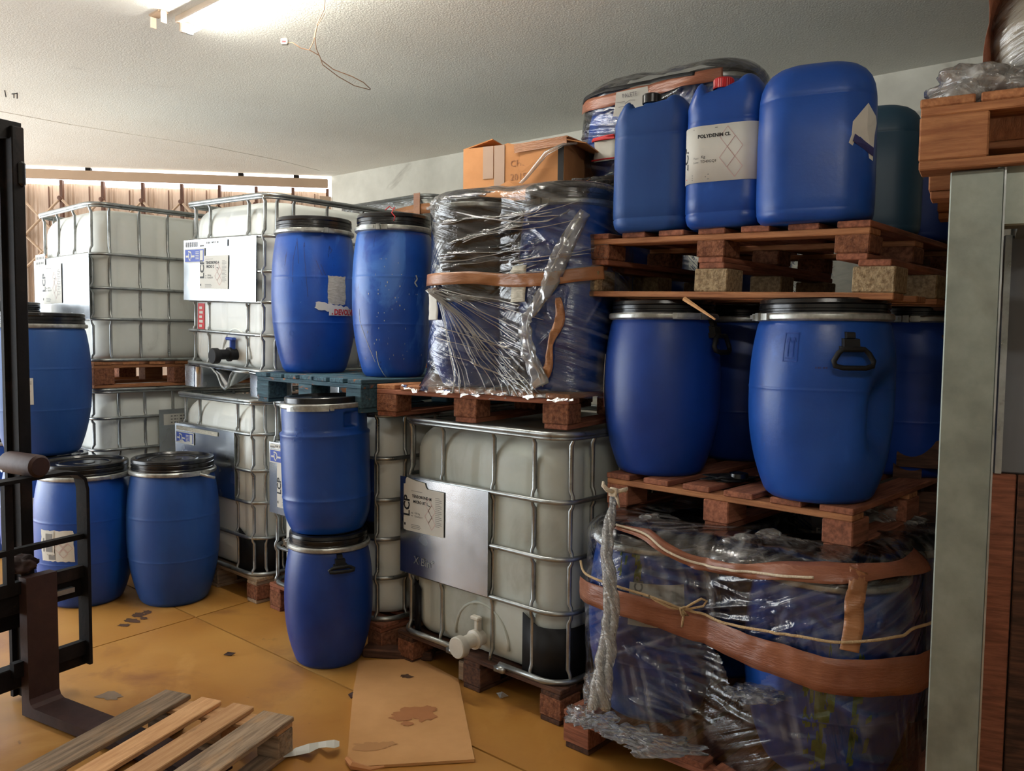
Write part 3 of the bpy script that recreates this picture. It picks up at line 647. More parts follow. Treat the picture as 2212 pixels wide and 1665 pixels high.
# floor: a dark bed with four cast bays between two saw-cut joints
J1a,J1b=G(385,1315,0),G(760,1490,0); J2a,J2b=G(560,1292,0),G(170,1408,0)
j1=(J1b-J1a)/np.linalg.norm(J1b-J1a); j2=(J2b-J2a)/np.linalg.norm(J2b-J2a)
M_=np.array([[j1[0],-j2[0]],[j1[1],-j2[1]]]); tt=np.linalg.solve(M_,J2a-J1a); X0=J1a+j1*tt[0]
fl=struct(MB().prism([(-6.6,-3.2),(12,-3.2),(12,9.2),(-6.6,9.2)],-.14,-.012).build('floor',JOINT))
for sx in (-1,1):
    for sy in (-1,1):
        g=.0045; p=X0+j1*g*sx+j2*g*sy
        q=[p,p+j1*sx*14,p+j1*sx*14+j2*sy*14,p+j2*sy*14]
        if sx*sy*(j1[0]*j2[1]-j1[1]*j2[0])<0: q=q[::-1]
        # clip to the room
        poly=[np.array(v) for v in q]
        for (ax,val,sg) in ((0,-6.6,1),(0,12,-1),(1,-3.2,1),(1,9.2,-1)):
            out=[]
            for i in range(len(poly)):
                a,b=poly[i],poly[(i+1)%len(poly)]; ia=(a[ax]-val)*sg>=0; ib=(b[ax]-val)*sg>=0
                if ia: out.append(a)
                if ia!=ib: t=(val-a[ax])/(b[ax]-a[ax]); out.append(a+(b-a)*t)
            poly=out
        if len(poly)>2: MB().prism([tuple(v) for v in poly],-.012,0).build('floor_slab',FLOORM,fl)
cp=[tuple(SL),( -6.6,-3.2),tuple(WR),tuple(C0)]
struct(MB().prism(cp,CEIL,CEIL+.16).build('ceiling',PLASTER))
wallbox('wall_right',C0,WR,0,CEIL+.16,.2,WALLM)
wallbox('wall_front',(WR[0],-3.2),(-6.6,-3.2),0,CEIL+.16,.2,WALLM)
# left wall with the loading doorway (daylight comes in here)
lw=struct(MB().prism([(-6.8,-3.2),(-6.6,-3.2),(-6.6,1.7),(-6.8,1.7)],0,CEIL).prism([(-6.8,6.9),(-6.6,6.9),(-6.6,SL[1]),(-6.8,SL[1])],0,CEIL).prism([(-6.8,1.7),(-6.6,1.7),(-6.6,6.9),(-6.8,6.9)],2.95,CEIL).build('wall_left',WALLM))
# ================= folding door at the back =================
dy=math.atan2(-sd[1],-sd[0]); ddir=-sd; dn=np.array([-ddir[1],ddir[0]])   # local x to the right, local y outwards
door=bpy.data.objects.new('door_1',None); COL.objects.link(door); door.location=(C0[0],C0[1],0); door.rotation_euler=(0,0,dy); door['kind']='structure'
def onx(px,py=400):
    d=ray(px,py)[:2]; A=np.array([[ddir[0],-d[0]],[ddir[1],-d[1]]]); return np.linalg.solve(A,-C0)[0]
bt,bb=CEIL-.030,CEIL-.115
MB().box((-2.5,.0,(bt+bb)/2),(4.93,.05,bt-bb),ch=.004).build('top_beam',SHUTB,door)
MB().box((-.06,.03,1.45),(.11,.09,2.9)).build('jamb',SHUTB,door)
for px in (190,520,640): MB().box((onx(px,360),.02,CEIL-.015),(.05,.05,.03)).build('beam_bracket',IRON,door)
posts=[onx(p) for p in (-50,40,127,217,304,389,471,551,631,706)]
ptop=bb-.035
for k in range(len(posts)-1):
    a,b=posts[k],posts[k+1]; m_=a+(b-a)*.60; tp=ptop+(.012*(k%3-1))
    # ribbed leaf
    mb=MB(); n=22; pr=[]
    for i in range(n+1):
        f=i/n; x=a-.005+(m_+.035-a)*f; rib=(.010 if (i%4 in(1,2) and i<13) else 0); pr.append((x,.13-rib))
    mb.add([(x,y,0) for x,y in pr]+[(x,y,tp) for x,y in pr],[(i,i+1,n+2+i,n+1+i) for i in range(n)]); mb.build('panel',SHUT,door,solid=.004)
    MB().box(((m_+b)/2+.003,.142,tp/2),(b-m_-.004,.012,tp),ch=.004).build('panel',SHUT,door)
    MB().box((b,.07,(bb)/2),(.026,.05,bb)).build('post',SHUTD,door); MB().box((m_+.004,.121,tp/2-.01),(.007,.010,tp-.02)).build('seam_strip',SHUTD,door)
    # lazy-tong braces
    zz=AY(130,432,C0[1]-.2)[2]
    for (x0,x1) in ((b,a),(b,posts[min(k+2,len(posts)-1)])):
        if abs(x1-x0)>.05:
            mb=MB(); xm=x0+(x1-x0)*.92; mb.tube([(x0,.03,zz),(xm,.035,zz-.36)],.012,6); mb.tube([(x0,.045,zz-.7),(xm,.05,zz-.36)],.012,6); mb.build('brace',SHUTB,door)
    MB().lathe([(.022,-.01),(.022,.012),(.01,.016)],10,c=(b,.015,zz),axis='Y').build('brace_pin',SHUTD,door)
# daylight falling into the slot between the beam and the door leaves
def slot(name,x0,x1,y,z,w,power):
    p=C0+ddir*(x0+x1)/2+dn*y
    l=bpy.data.lights.new(name,'AREA'); l.shape='RECTANGLE'; l.size=abs(x1-x0); l.size_y=w; l.energy=power; l.color=(1,.93,.84)
    o=bpy.data.objects.new(name,l); COL.objects.link(o); o.location=(p[0],p[1],z); o.rotation_euler=(0,0,dy)
slot('daylight_slot',-5.0,-.1,.085,CEIL+.06,.05,22)
# ================= ceiling lamp, wires and marks =================
La=G(388,48,CEIL-.03); Lb0=G(483,0,CEIL-.03); ld=(Lb0-La)/np.linalg.norm(Lb0-La); yl=math.atan2(ld[1],ld[0])
def lamp(loc,yaw,label):
    t=thing('fluorescent_lamp',label,'lamp',(loc[0],loc[1],CEIL),yaw,None)
    MB().box((.78,0,-.016),(1.56,.032,.032),ch=.004).build('lamp_body',LAMPW,t)
    g=MB(); g.lathe([(.013,.03),(.013,1.53)],14,c=(0,0,0),axis='X'); tb=g.build('tube',GLOW,t,loc=(0,.05,-.062),smooth=True)
    for x in (.02,1.54):
        h=MB(); h.box((x,.035,-.05),(.026,.07,.05),ch=.006); h.build('lamp_holder',LAMPW,t)
    e=MB(); e.box((.024,0,0),(.014,.03,.03)); e.build('tube_end_cap',STEEL,tb)
    return t
lamp(La-ld*.02,yl,'bare fluorescent tube on a narrow white batten fixed to the ceiling above the white containers')
lamp(np.array([1.0,-1.0]),PI*.78,'added fluorescent tube for general light, unseen on the ceiling behind the camera')  # unseen lamp, added for general light and a brighter ceiling
p=AY(343,30,1); q=G(343,28,CEIL)
t=thing('ceiling_bracket','small rusty metal bracket with a torn fixing on the ceiling left of the tube lamp','bracket',(q[0],q[1],CEIL),yl)
MB().box((-.06,0,-.03),(.004,.03,.06)).build('tab',LAMPW,t); MB().box((.05,0,-.03),(.004,.03,.06)).build('tab',LAMPW,t); MB().box((-.005,0,-.004),(.10,.05,.008)).build('plate',SHUTB,t); crumple_later=t
def wirepts(pts,z0=CEIL-.006,dz=None): return [(*G(x,y,z0-(dz[i] if dz else 0)),z0-(dz[i] if dz else 0)) for i,(x,y) in enumerate(pts)]
wp=[(704,-30),(700,20),(686,50),(680,80),(683,105),(694,130),(720,150),(760,165),(785,178),(800,192)]
t=thing('hanging_cable','thin pale twin wire straggling down from the ceiling with a white connector at its end','cable',(*G(690,110,CEIL),CEIL)); o0=t.location
a=wirepts(wp,dz=[0,.03,.07,.10,.12,.13,.14,.15,.16,.16]); MB().tube(a,.0026,6).build('wire',WIREM,t,origin=o0,smooth=True)
b=wirepts([(700,30),(683,60),(677,90),(668,108),(650,104),(632,92),(618,92)],dz=[.03,.07,.1,.12,.12,.11,.1]); MB().tube(b,.0024,6).build('wire',WIREM,t,origin=o0,smooth=True)
c_=wirepts([(668,108),(690,120),(697,140),(730,165),(765,185),(800,194)],dz=[.12,.12,.13,.15,.16,.16]); MB().tube(c_,.0024,6).build('wire',WIREM,t,origin=o0,smooth=True)
q=wirepts([(615,90)],dz=[.1])[0]; cn=MB().box(tuple(Vector(q)-o0),(.035,.03,.03),ch=.005).build('connector',WHITEP,t); MB().box(tuple(Vector(q)-o0+Vector((0,-.017,-.004))),(.018,.004,.006)).build('connector_slot',REDINK,cn)
# scratches and a crease in the ceiling
mb=MB(); f=lambda x,y:(*G(x,y,CEIL-.0012),CEIL-.0012)
for (a,b_) in (((10,195),(13,210)),((25,203),(38,202)),((30,203),(30,212)),((37,200),(37,213))): put_line(mb,a,b_,2.2,f)
struct(mb.build('ceiling_scratches',IRON))
mb=MB(); P=[(-60,228),(0,240),(150,268),(300,292),(450,315),(600,345),(690,368),(745,372)]
A=[np.array(G(x,y,CEIL)) for x,y in P]
mb.add([(*p,CEIL-.0005) for p in A]+[(p[0]+.006,p[1]+.012,CEIL-.003) for p in A]+[(p[0]+.012,p[1]+.024,CEIL-.0005) for p in A],[(k*len(A)+i,k*len(A)+i+1,(k+1)*len(A)+i+1,(k+1)*len(A)+i) for k in range(2) for i in range(len(A)-1)])
struct(mb.build('trim_1',PLASTER))
# ================= white containers =================
row='white ibc totes in steel cages along the wall'
r6=(.19,.40,.585,.79)
FX2=(.13,.31,.76,.93)
i1,f1=ibc('grimy white container in a steel cage nearest the camera, steel label plate and white tap',(.2052,3.1384),0,(.27,.5,.72),bottle=HDPE_OLD,plate=(.035,.60,1,3),valve=(.53,.235),guards=True,wood_m=WDRK,group=row,sy=(.02,.15,.33,.57,.75,.93))
lcp_label(i1,f1,.03,.205,.27,.235,('TENSOBOND M','MICRO BT 1'),torn=1)
mb=MB(); g=lambda x,y: f1(x,y,.0012)
put_text(mb,'X Bin°',.05,.10,.055,g,rot=-.03); sc=mb.build('scratched_writing',STEEL,i1); sc['label']='words scratched into the plate'
i2c=np.array([-1.351,4.5195])-UDIR*1.0
i2,f2=ibc('white container in a steel cage behind the two stacked blue drums, its plate half hidden',i2c,0,(.22,.42,.61,.80),H=1.172,fx=(.05,.31,.76,.93),plate=(.03,.95,1,3),wood_m=WRED,group=row,sy=(.1,.27,.44,.60,.76,.93))
def brand_sticker(t,fn,x,y,w,h,torn=False):
    mb=MB(); g=lambda a,b: fn(x+a,y+b,.001); put_rect(mb,-.008,-.006,w+.008,h+.006,g); o=mb.build('sticker',PAPER,t)
    mb=MB(); g2=lambda a,b: fn(x+a,y+b,.0018)
    if torn: put_poly(mb,[(0,0),(w*.2,h*.12),(w*.35,h*.3),(w*.5,h*.1),(w*.75,h*.2),(w,h*.02),(w,h),(0,h)],g2)
    else: put_rect(mb,0,0,w,h,g2)
    mb.build('blue_field',BLUEINK,o); mb=MB(); g3=lambda a,b: fn(x+a,y+b,.0026)
    put_rect(mb,w*.05,h*.36,w*.2,h*.52,g3); put_rect(mb,w*.34,h*.36,w*.52,h*.52,g3); n=14
    P=[(w*(.27+.075*math.cos(q)*(1 if q<3 else .9)),h*(.48+.34*math.sin(q))) for q in [2*PI*k/n+.6 for k in range(n)]]
    for k in range(n):
        if k not in (3,10): put_line(mb,P[k],P[(k+1)%n],h*.13,g3)
    put_rect(mb,w*.17,h*.78,w*.25,h*.9,g3); put_rect(mb,w*.80,h*.1,w*.96,h*.9,g3)
    for k in range(5): put_rect(mb,w*.57,h*(.2+.14*k),w*.75,h*(.26+.14*k),g3)
    mb.build('white_print',PAPER,o); return o
brand_sticker(i2,f2,.02,i2['_ph']-.105,.2,.062)
lcp_label(i2,f2,.085,.04,.25,.24,('TENSOBOND M','MICRO BT 1'))
mb=MB(); g=lambda a,b:f2(a,b,.001); put_rect(mb,.015,i2['_ph']-.032,.3,i2['_ph']-.008,g); o=mb.build('sticker',PAPER,i2); mb=MB(); g=lambda a,b:f2(a,b,.002); put_lines(mb,.07,i2['_ph']-.024,.09,.010,g); put_rect(mb,.02,i2['_ph']-.03,.065,i2['_ph']-.02,g); mb.build('grey_print',GREYINK,o)
i3c=(-1.4299,4.5624)
i3,f3=ibc('lower white container with a black base, between the faded floor drum and the stacked pair',i3c,0,r6,fx=FX2,plate=(.05,.78,1,3),guards=True,wood_m=WGRY,group=row,sy=(.02,.12,.33,.57,.76,.93))
brand_sticker(i3,f3,.03,i3['_ph']-.115,.22,.062,torn=True)
mb=MB(); g=lambda a,b:f3(a,b,.001); put_rect(mb,.03,i3['_ph']-.04,.55,i3['_ph']-.015,g); mb.build('sticker',TORN,i3)
u3,g3=ibc('upper white container on a bright pressed steel skid, large blank plate and blue-topped tap',(-1.392,4.62),1.162,(.23,.43,.605,.795),fx=FX2,plate=(.04,.9,1,3),valve=(.62,.235),vstyle='black',skid='metal',group=row,sy=(.02,.12,.33,.57,.76,.93))
u3.rotation_euler=(0,math.radians(2.0),-ROWA); u3.location.z+=.012
ph=u3['_ph']; brand_sticker(u3,g3,.03,ph-.135,.24,.075)
lcp_label(u3,g3,.22,.07,.34,.2,('TENSOBOND A','MICRO 2'))
mb=MB(); g=lambda a,b:g3(a,b,.001); put_rect(mb,.015,ph-.05,.55,ph-.008,g); o=mb.build('sticker',PLATE,u3); mb=MB(); g=lambda a,b:g3(a,b,.002); put_lines(mb,.3,ph-.03,.15,.013,g)
for k in range(14): put_rect(mb,.03+k*.012,ph-.045,.03+k*.012+.004+.004*(k%2),ph-.014,g)
put_rect(mb,.22,ph-.046,.27,ph-.034,g); mb.build('grey_print',GREYINK,o)
mb=MB(); zz=.37; yy=-.6+.030; fr=lambda a,b:(-.5+.16+a,yy-.0,zz+b)
put_rect(mb,0,0,.085,.16,fr); o=mb.build('red_sticker',REDINK,u3); mb=MB(); fr2=lambda a,b:(-.5+.16+a,yy-.0015,zz+b)
for k in range(5): put_rect(mb,.02,.012+k*.028,.055+.01*(k%2),.028+k*.028,fr2)
mb.build('white_print',PAPER,o)
i4,f4=ibc('lower far left white container behind the floor drums, grey plate on its side',(-2.70,5.30),0,(.19,.40,.6,.8),fx=(.09,.36,.64,.91),group=row,sy=(.1,.26,.44,.62,.8,.95),Wd=1.02)
mb=MB(); mb.box((.514,.05,.83),(.006,.46,.34)); pl=mb.build('side_plate',PLATE,i4)
mb=MB(); mb.box((.519,.05,.93),(.002,.40,.075)); pp=mb.build('paper_strip',PAPER,pl); mb=MB(); g=lambda a,b:(.5212,-.10+a,.93+b)
for k in range(3): put_lines(mb,0,.018-.022*k,.26,.009,g,12)
mb.build('grey_print',GREYINK,pp)
u4,g4=ibc('upper far left white container on a brown wooden skid, whole front covered by its plate',(-2.70,5.30),1.162,(.318,.535,.735),fx=(.12,.38,.66,.93),H=1.205,skid_h=.17,plate=(.0,.97,1,3),wood_m=WORG,group=row,sy=(.06,.24,.42,.6,.78,.95),Wd=1.03)
lcp_label(u4,g4,.18,.11,.36,.27,())
mb=MB(); g=lambda a,b:g4(a,b,.001); put_rect(mb,.05,.38,.24,.46,g); o=mb.build('sticker',PAPER,u4); mb=MB(); g=lambda a,b:g4(a,b,.002)
put_lines(mb,.06,.425,.16,.018,g); put_lines(mb,.06,.39,.16,.016,g,9); mb.build('grey_print',GREYINK,o)
wc=np.array([-.56,5.43])
i6,_=ibc('lower container of the second row, behind the front row',wc,0,fx=(.1,.4,.6,.9),topcap=False)
u6,_=ibc('shrink-wrapped container with brown tape behind the two upper blue drums',wc,1.162,(.27,.5,.75),H=1.30,skid_h=.26,fx=(.1,.4,.62,.9))
i5=copy_tree(i1); i5['label']='container of the second row behind the nearest container'; del i5['group']
cc=1.75*UDIR+3.74*NDIR-UDIR*(-.5)+NDIR*.6; i5.location=(cc[0],cc[1],0)
i7=copy_tree(i6); i7['label']='container of the second row behind the right pallet stack'; cc=.68*UDIR+3.74*NDIR+UDIR*.5+NDIR*.6; i7.location=(cc[0],cc[1],0)
# ================= left drums =================
def bc(px,py,z,r):
    a=G(px,py,z); return a*(1+r/np.linalg.norm(a))
def drum_at(name,label,c,z,r,h,**k): return Drum(name,label,c[0],c[1],z,r,h,**k)
L1=drum_at('plastic_drum','blue open-top drum on the floor behind the forklift backrest, paper label low on its left',(-2.432,4.647),0,.262,.80,mt=BLUE,latch=60,group='blue drums on the floor at the left')
o,g=L1.label(122,1178,.19,.17,jag=.003); mb=MB(); put_text(mb,'L',.10,-.085,-.03,g,bold=.03); put_rect(mb,-.045,-.075,-.005,.02,g); mb.build('grey_print',GREYINK,o); mb=MB()
for a,b in ((.04,.02),(.065,-.01),(.015,-.01),(.04,-.04)): diamond(mb,a,b,.024,.002,g)
mb.build('hazard_diamonds',PINKINK,o)
o,g=L1.label(106,1175,.06,.13,jag=.003,off=.004); mb=MB(); put_rect(mb,-.02,-.05,.02,.05,g); mb.build('grey_print',GREYINK,o)
L2=drum_at('plastic_drum','faded blue open-top drum on the floor in front of the container with the black base',(-1.935,4.67),0,.25,.825,mt=BLUE_OLD,latch=36,group='blue drums on the floor at the left',dents=((40,.52,.03,.14,.008),))
mb=MB(); a=L2.f+math.radians(33); rr=L2.r*.93; mb.tube([(rr*math.cos(a),rr*math.sin(a),L2.hb+.006),((rr+.07)*math.cos(a+.22),(rr+.07)*math.sin(a+.22),L2.hb-.02)],.009,6); mb.build('open_latch_lever',ZINC,L2.root,smooth=True)
L4=drum_at('plastic_drum','lower drum of the far left stack, narrow white label on its right edge',(-2.86,5.03),0,.258,.78,mt=BLUE,latch=-70,group='stacked drums at the far left')
o,g=L4.label(74,1120,.10,.24); mb=MB(); put_text(mb,'LCP',.075,.03,-.06,g,rot=PI/2,bold=.03); put_rect(mb,.0,-.10,.025,-.085,g); mb.build('black_print',INK,o)
L3=drum_at('plastic_drum','upper drum of the far left stack with a white label, standing on another drum lid',(-2.87,5.02),.785,.27,.855,mt=BLUE_OLD,latch=-60,group='stacked drums at the far left')
o,g=L3.label(45,843,.14,.155); mb=MB()
for a,b in ((.0,.03),(.028,.0),(-.028,.0),(0,-.03)): diamond(mb,a,b,.027,.0022,g)
mb.build('hazard_diamonds',PINKINK,o); mb=MB()
for k in range(3): put_rect(mb,.03,.055-k*.007,.062,.058-k*.007,g)
mb.build('grey_print',GREYINK,o)
q=AY(12,652,5.62); 
L6=Drum('plastic_drum','lowest drum of the stack at the far left edge, behind the others',q[0],q[1],0,.25,.86,group='stacked drums at the far left')
L5=Drum('plastic_drum','small dark drum top just showing beside the mast, below the far left container plate',q[0],q[1],.862,.235,q[2]-.862,mt=BLUE_DARK,group='stacked drums at the far left')
# ================= the two single drums stacked in the middle =================
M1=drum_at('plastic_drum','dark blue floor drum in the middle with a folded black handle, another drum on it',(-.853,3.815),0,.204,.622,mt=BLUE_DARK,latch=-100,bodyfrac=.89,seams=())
M1.handle(733,1222,.95,fold=1)
class Drum2(Drum): pass
def body_r2(t,R):
    k=1-.02*(1-t)**2
    if t<.24: k-=.17*((.24-t)/.24)**2.2
    if t>.80: k+=-.045
    elif t>.785: k-=.045*(t-.785)/.015
    k+=.012*math.exp(-((t-.27)/.010)**2)+.012*math.exp(-((t-.775)/.012)**2)
    if t<.27: k-=.0
    return R*k
_br=body_r
def body_r(t,R,seams=(.36,.68)):
    return body_r2(t,R) if seams==('tall',) else _br(t,R,seams)
mc=(-.862,3.84)
class TallDrum(Drum):
    def P(S,a,z,off=0):
        q=S.f+a; rr=body_r2(min(max(z/S.hb,0),1),S.r)+off; return (rr*math.cos(q),rr*math.sin(q),z)
def tall_drum():
    x,y=mc; z=.624; r,h=.205,.622
    S=TallDrum.__new__(TallDrum); S.x,S.y,S.z,S.r,S.h=x,y,z,r,h; S.hb=h*.93; S.f=facing(x,y); S.tilt=Matrix.Rotation(math.radians(-1.6),3,'Y'); S.dents=()
    S.root=thing('plastic_drum','blue straight-sided drum with recessed hand grip, balanced on the dark drum in the middle','drum',(x,y,z),0,None,rot=S.tilt.to_euler())
    ts=sorted(set([0,.004,.015,.03]+[i/40 for i in range(2,41)]+[.262,.27,.278,.765,.775,.785,.8]))
    px,pz=S.pick(758,905); 
    def fn(a,zz,rr):
        e=(a-(S.f+px)+PI)%(2*PI)-PI; u=abs(e)*r/.036; v=abs(zz-pz)/.034
        d=0
        if zz>.01: d=.028*math.exp(-u**10-v**10)
        # faint frame of the moulded arrows
        return rr-d
    nseg=160; mb=MB(); zs=sorted(z_ for z_ in set([t*S.hb for t in ts]+[pz+k for k in (-.04,-.036,-.033,-.03,-.02,0,.02,.03,.033,.036,.04)]) if z_<=S.hb)
    prof=[(r*.7,.008)]+[(body_r2(z_/S.hb,r),z_) for z_ in zs]; mb.lathe(prof,nseg,fn=fn); b=mb.build('body',BLUE,S.root,smooth=True)
    L=MB(); lr=r*.93; L.lathe([(lr,S.hb),(lr,S.hb+.012),(lr-.01,S.hb+.016),(lr-.01,h-.004),(lr-.014,h),(lr-.03,h),(lr-.036,h-.01),(.01,h-.012)],56); L.build('lid',BLACK,S.root,auto=.5)
    R_=MB(); rr=r*.99; R_.lathe([(lr,S.hb-.006),(rr-.003,S.hb-.007),(rr,S.hb-.002),(rr,S.hb+.012),(rr-.003,S.hb+.016),(lr,S.hb+.015)],56); ro=R_.build('clamp_ring',ZINC,S.root,auto=.5)
    K=MB()
    for (a0,a1,z0,z1,dr) in ((-.85,.1,-.014,.004,.012),(-.65,-.05,-.005,.010,.018),(.12,.2,-.012,.014,.016)):
        K.grid(10,2,lambda i,j:((rr+dr)*math.cos(S.f+a0+(a1-a0)*i/9),(rr+dr)*math.sin(S.f+a0+(a1-a0)*i/9),S.hb+z0+(z1-z0)*j))
    K.build('latch',ZINC,ro,solid=.006)
    # moulded square mark
    a0,z0=S.pick(644,938); g=S.fn(a0,z0,.0025); T=MB()
    for (p,q_) in (((-.022,-.028),(.022,-.028)),((.022,-.028),(.022,.028)),((.022,.028),(-.022,.028)),((-.022,.028),(-.022,-.028))): put_line(T,p,q_,.003,g)
    P=[(.012*math.cos(k*PI/5),.012*math.sin(k*PI/5)) for k in range(10)]
    for k in range(9): put_line(T,P[k],P[k+1],.003,g)
    T.build('moulded_mark',BLUE,S.root)
    return S
M2=tall_drum()
# ================= blue pallet with two drums =================
pm=3.475*UDIR+2.31*NDIR
pallet('wooden_pallet','blue painted pallet under the two upper drums, worn to bare wood at its left corner',(pm[0],pm[1],1.173),-math.radians(43.5),.93,1.15,H=.153,deck=WBLU,stringer=WBLU,block=WBLU,bottom=WBLU,n=7,bw=.11,seed=3)
T1=drum_at('plastic_drum','blue drum with a torn label reading DEVOL on the blue pallet, left of the pair',(-1.066,4.438),1.327,.223,.81,mt=BLUE_SCUFF,latch=12,group='two drums on the blue pallet')
o,g=T1.label(728,628,.105,.145,m=TORN,jag=.003); o,g=T1.label(722,664,.20,.04,m=PAPER,jag=.006,off=.003,skew=-.15); o2,g=T1.label(736,674,.145,.036,m=PAPER,jag=.001,off=.004); mb=MB(); put_text(mb,'DEVOLVER',.040,-.045,-.013,g,bold=.04,sx=.8); put_rect(mb,-.058,-.013,-.052,-.004,g); mb.build('red_print',REDINK,o2)
for (x,y) in ((630,722),(674,722)):
    a0,z0=T1.pick(x,y); g=T1.fn(a0,z0,.0012); mb=MB(); P=[(.013*math.cos(k*PI/7),.013*math.sin(k*PI/7)) for k in range(15)]
    for k in range(14): put_line(mb,P[k],P[k+1],.0025,g)
    mb.build('moulded_mark',BLUE,T1.root)
mb=MB()
for pts in ([(643,512),(642,540),(644,566)],[(660,500),(655,530),(658,560),(662,600),(667,640)],[(682,560),(690,578),(696,592)],[(694,574),(700,586),(704,592)],[(640,520),(634,560),(632,610)],[(710,532),(716,540),(712,546)]):
    P=[T1.pick(*p) for p in pts]
    for k in range(len(P)-1):
        g=T1.fn(P[k][0],P[k][1],.0012); put_line(mb,(0,0),((P[k+1][0]-P[k][0])*T1.r,P[k+1][1]-P[k][1]),.0028,g)
mb.build('dark_drips',NAVY,T1.root)
T2=drum_at('plastic_drum','scuffed blue drum spattered with paint, right of the pair on the blue pallet',(-.592,4.10),1.327,.203,.785,mt=BLUE_SCUFF,latch=-25,group='two drums on the blue pallet',dents=((75,.33,.09,.16,.018),))
rnd=random.Random(5); mb=MB()
for k in range(46):
    x=rnd.gauss(845,26); y=rnd.uniform(560,780)
    if x<775 or x>925: continue
    a0,z0=T2.pick(x,y); g=T2.fn(a0,z0,.0012); w=rnd.uniform(.001,.003); hh=rnd.uniform(.002,.008); put_poly(mb,[(-w,0),(0,-hh),(w,0),(0,hh*.6)],g)
for (pts,w) in (([(812,755),(815,775),(820,790),(829,803),(834,812)],.004),([(897,595),(901,604),(896,614),(902,620)],.006),([(776,665),(778,690),(785,720),(797,750),(812,785)],.0025)):
    P=[T2.pick(*p) for p in pts]
    for k in range(len(P)-1):
        g=T2.fn(P[k][0],P[k][1],.0014); put_line(mb,(0,0),((P[k+1][0]-P[k][0])*T2.r,P[k+1][1]-P[k][1]),w,g)
mb.build('paint_spatter',TORN,T2.root)
mb=MB(); g=lambda x,y:(T2.r*.85*math.cos(T2.f-.1)+x,T2.r*.85*math.sin(T2.f-.1)-.02,T2.h+.004+y)
mb.tube([g(-.02,-.0),g(0,.018),g(.012,.006),g(.024,.014),g(.01,-.012),g(.026,-.03),g(.02,-.05)],.0025,6); mb.build('red_tie',REDINK,T2.root,smooth=True)
# ================= red pallet with the wrapped drums on the nearest container =================
pa=(np.array([-.616,3.754])+np.array([.217,3.232]))/2
pallet('wooden_pallet','red-brown pallet on the nearest container, carrying the shiny wrapped drums',(pa[0],pa[1],1.162),-math.radians(32),1.0,1.1,H=.144,deck=WORG,stringer=WRED,block=CHIPR,bottom=WRED,n=7,bw=.11,seed=4)
nA=np.array([.53,.848]); A1=np.array([-.159,3.714]);A2=np.array([.235,3.498]);A3=A2+nA*.46;A4=A1+nA*.47
gA='drums inside the shiny stretch film on the red-brown pallet'
dA1=drum_at('plastic_drum','short blue drum behind the film, lower left of the wrapped load on the nearest container',A1,1.307,.205,.42,group=gA,latch=-80)
dA1b=drum_at('plastic_drum','black keg behind the film, upper left of the wrapped load on the nearest container',A1,1.728,.203,.395,mt=BLACKM,group=gA,latch=-80)
dA2=drum_at('plastic_drum','tall blue drum with wide dark lid, front right inside the shiny film',A2,1.307,.213,.845,mt=BLUE,group=gA,latch=-40)
dA3=drum_at('plastic_drum','tallest wrapped blue drum, back right of the load on the nearest container',A3,1.307,.213,.945,mt=BLUE,group=gA)
dA4=drum_at('plastic_drum','wrapped blue drum hidden below the cardboard box',A4,1.307,.205,.845,mt=BLUE_DARK,group=gA)
o,g=dA2.label(1122,608,.085,.165,m=TORN,jag=.002)
WA=Wrap([(*A1,.212),(*A2,.222),(*A3,.222),(*A4,.212)],1.29,2.155,off=.006,pinch=.45,seed=2,flare=.05,topshr=.05,noise_a=.016,topround=.05)
oA=(float(WA.cen[0]),float(WA.cen[1]),1.29)
wrA=thing('stretch_wrap','glittering clear stretch film pulled round the drums on the nearest container','film',oA)
fan=[(948,622,x,y) for x,y in ((1150,862),(1135,860),(1120,858),(1105,852),(1090,850),(1072,846),(1050,842),(1165,852),(1020,838),(1140,800),(1120,740),(1100,700),(1000,830),(1158,856),(1128,846))]
for k in range(16): a_=.25+k*.075; fan.append((948+random.Random(k).uniform(-8,10),625,948+random.Random(k+50).uniform(120,250)*math.cos(a_),625+random.Random(k+90).uniform(120,240)*math.sin(a_)))
rnd=random.Random(3)
for k in range(30): y=rnd.uniform(465,600); x=rnd.uniform(945,1120); fan.append((x,y+rnd.uniform(0,14),x+rnd.uniform(80,190),y-rnd.uniform(-6,40)))
for k in range(16): x=rnd.uniform(925,1040); y=rnd.uniform(700,800); fan.append((x,y,x+rnd.uniform(90,190),y+rnd.uniform(30,90)))
for k in range(14): x=rnd.uniform(1120,1280); y=rnd.uniform(460,760); fan.append((x,y,x+rnd.uniform(-60,60),y+rnd.uniform(-70,70)))
WA.add_folds_px(fan,a=.0075,w=.006)
WA.mesh('film',FILMA,wrA,oA,nu=560,nv=170)
WA.tape('tape',TAPE,wrA,oA,[(924,606),(960,603),(1030,601),(1105,606),(1180,600),(1240,594),(1300,590)],.052,off=.012)
WA.tape('tape',TAPE,wrA,oA,[(1205,640),(1212,690),(1192,740),(1182,800),(1155,832)],.034,off=.012,wf=lambda t:.6+.5*abs(math.sin(6*t)),ripple=.008)
WA.tape('film_strand',FILMD,wrA,oA,[(1262,455),(1232,510),(1208,560),(1190,610),(1158,665),(1140,700),(1150,770),(1172,830)],.06,off=.018,wf=lambda t:.7+.5*abs(math.sin(5*t)),ripple=.02); WA.rope('film_strand',STRAND,wrA,oA,[(1258,460),(1222,520),(1196,575),(1170,640),(1145,700),(1155,770),(1176,830)],r=.004,off=.016)
WA.tape('paper_label',PAPER,wrA,oA,[(937,622),(937,655),(938,690)],.075,off=.010)
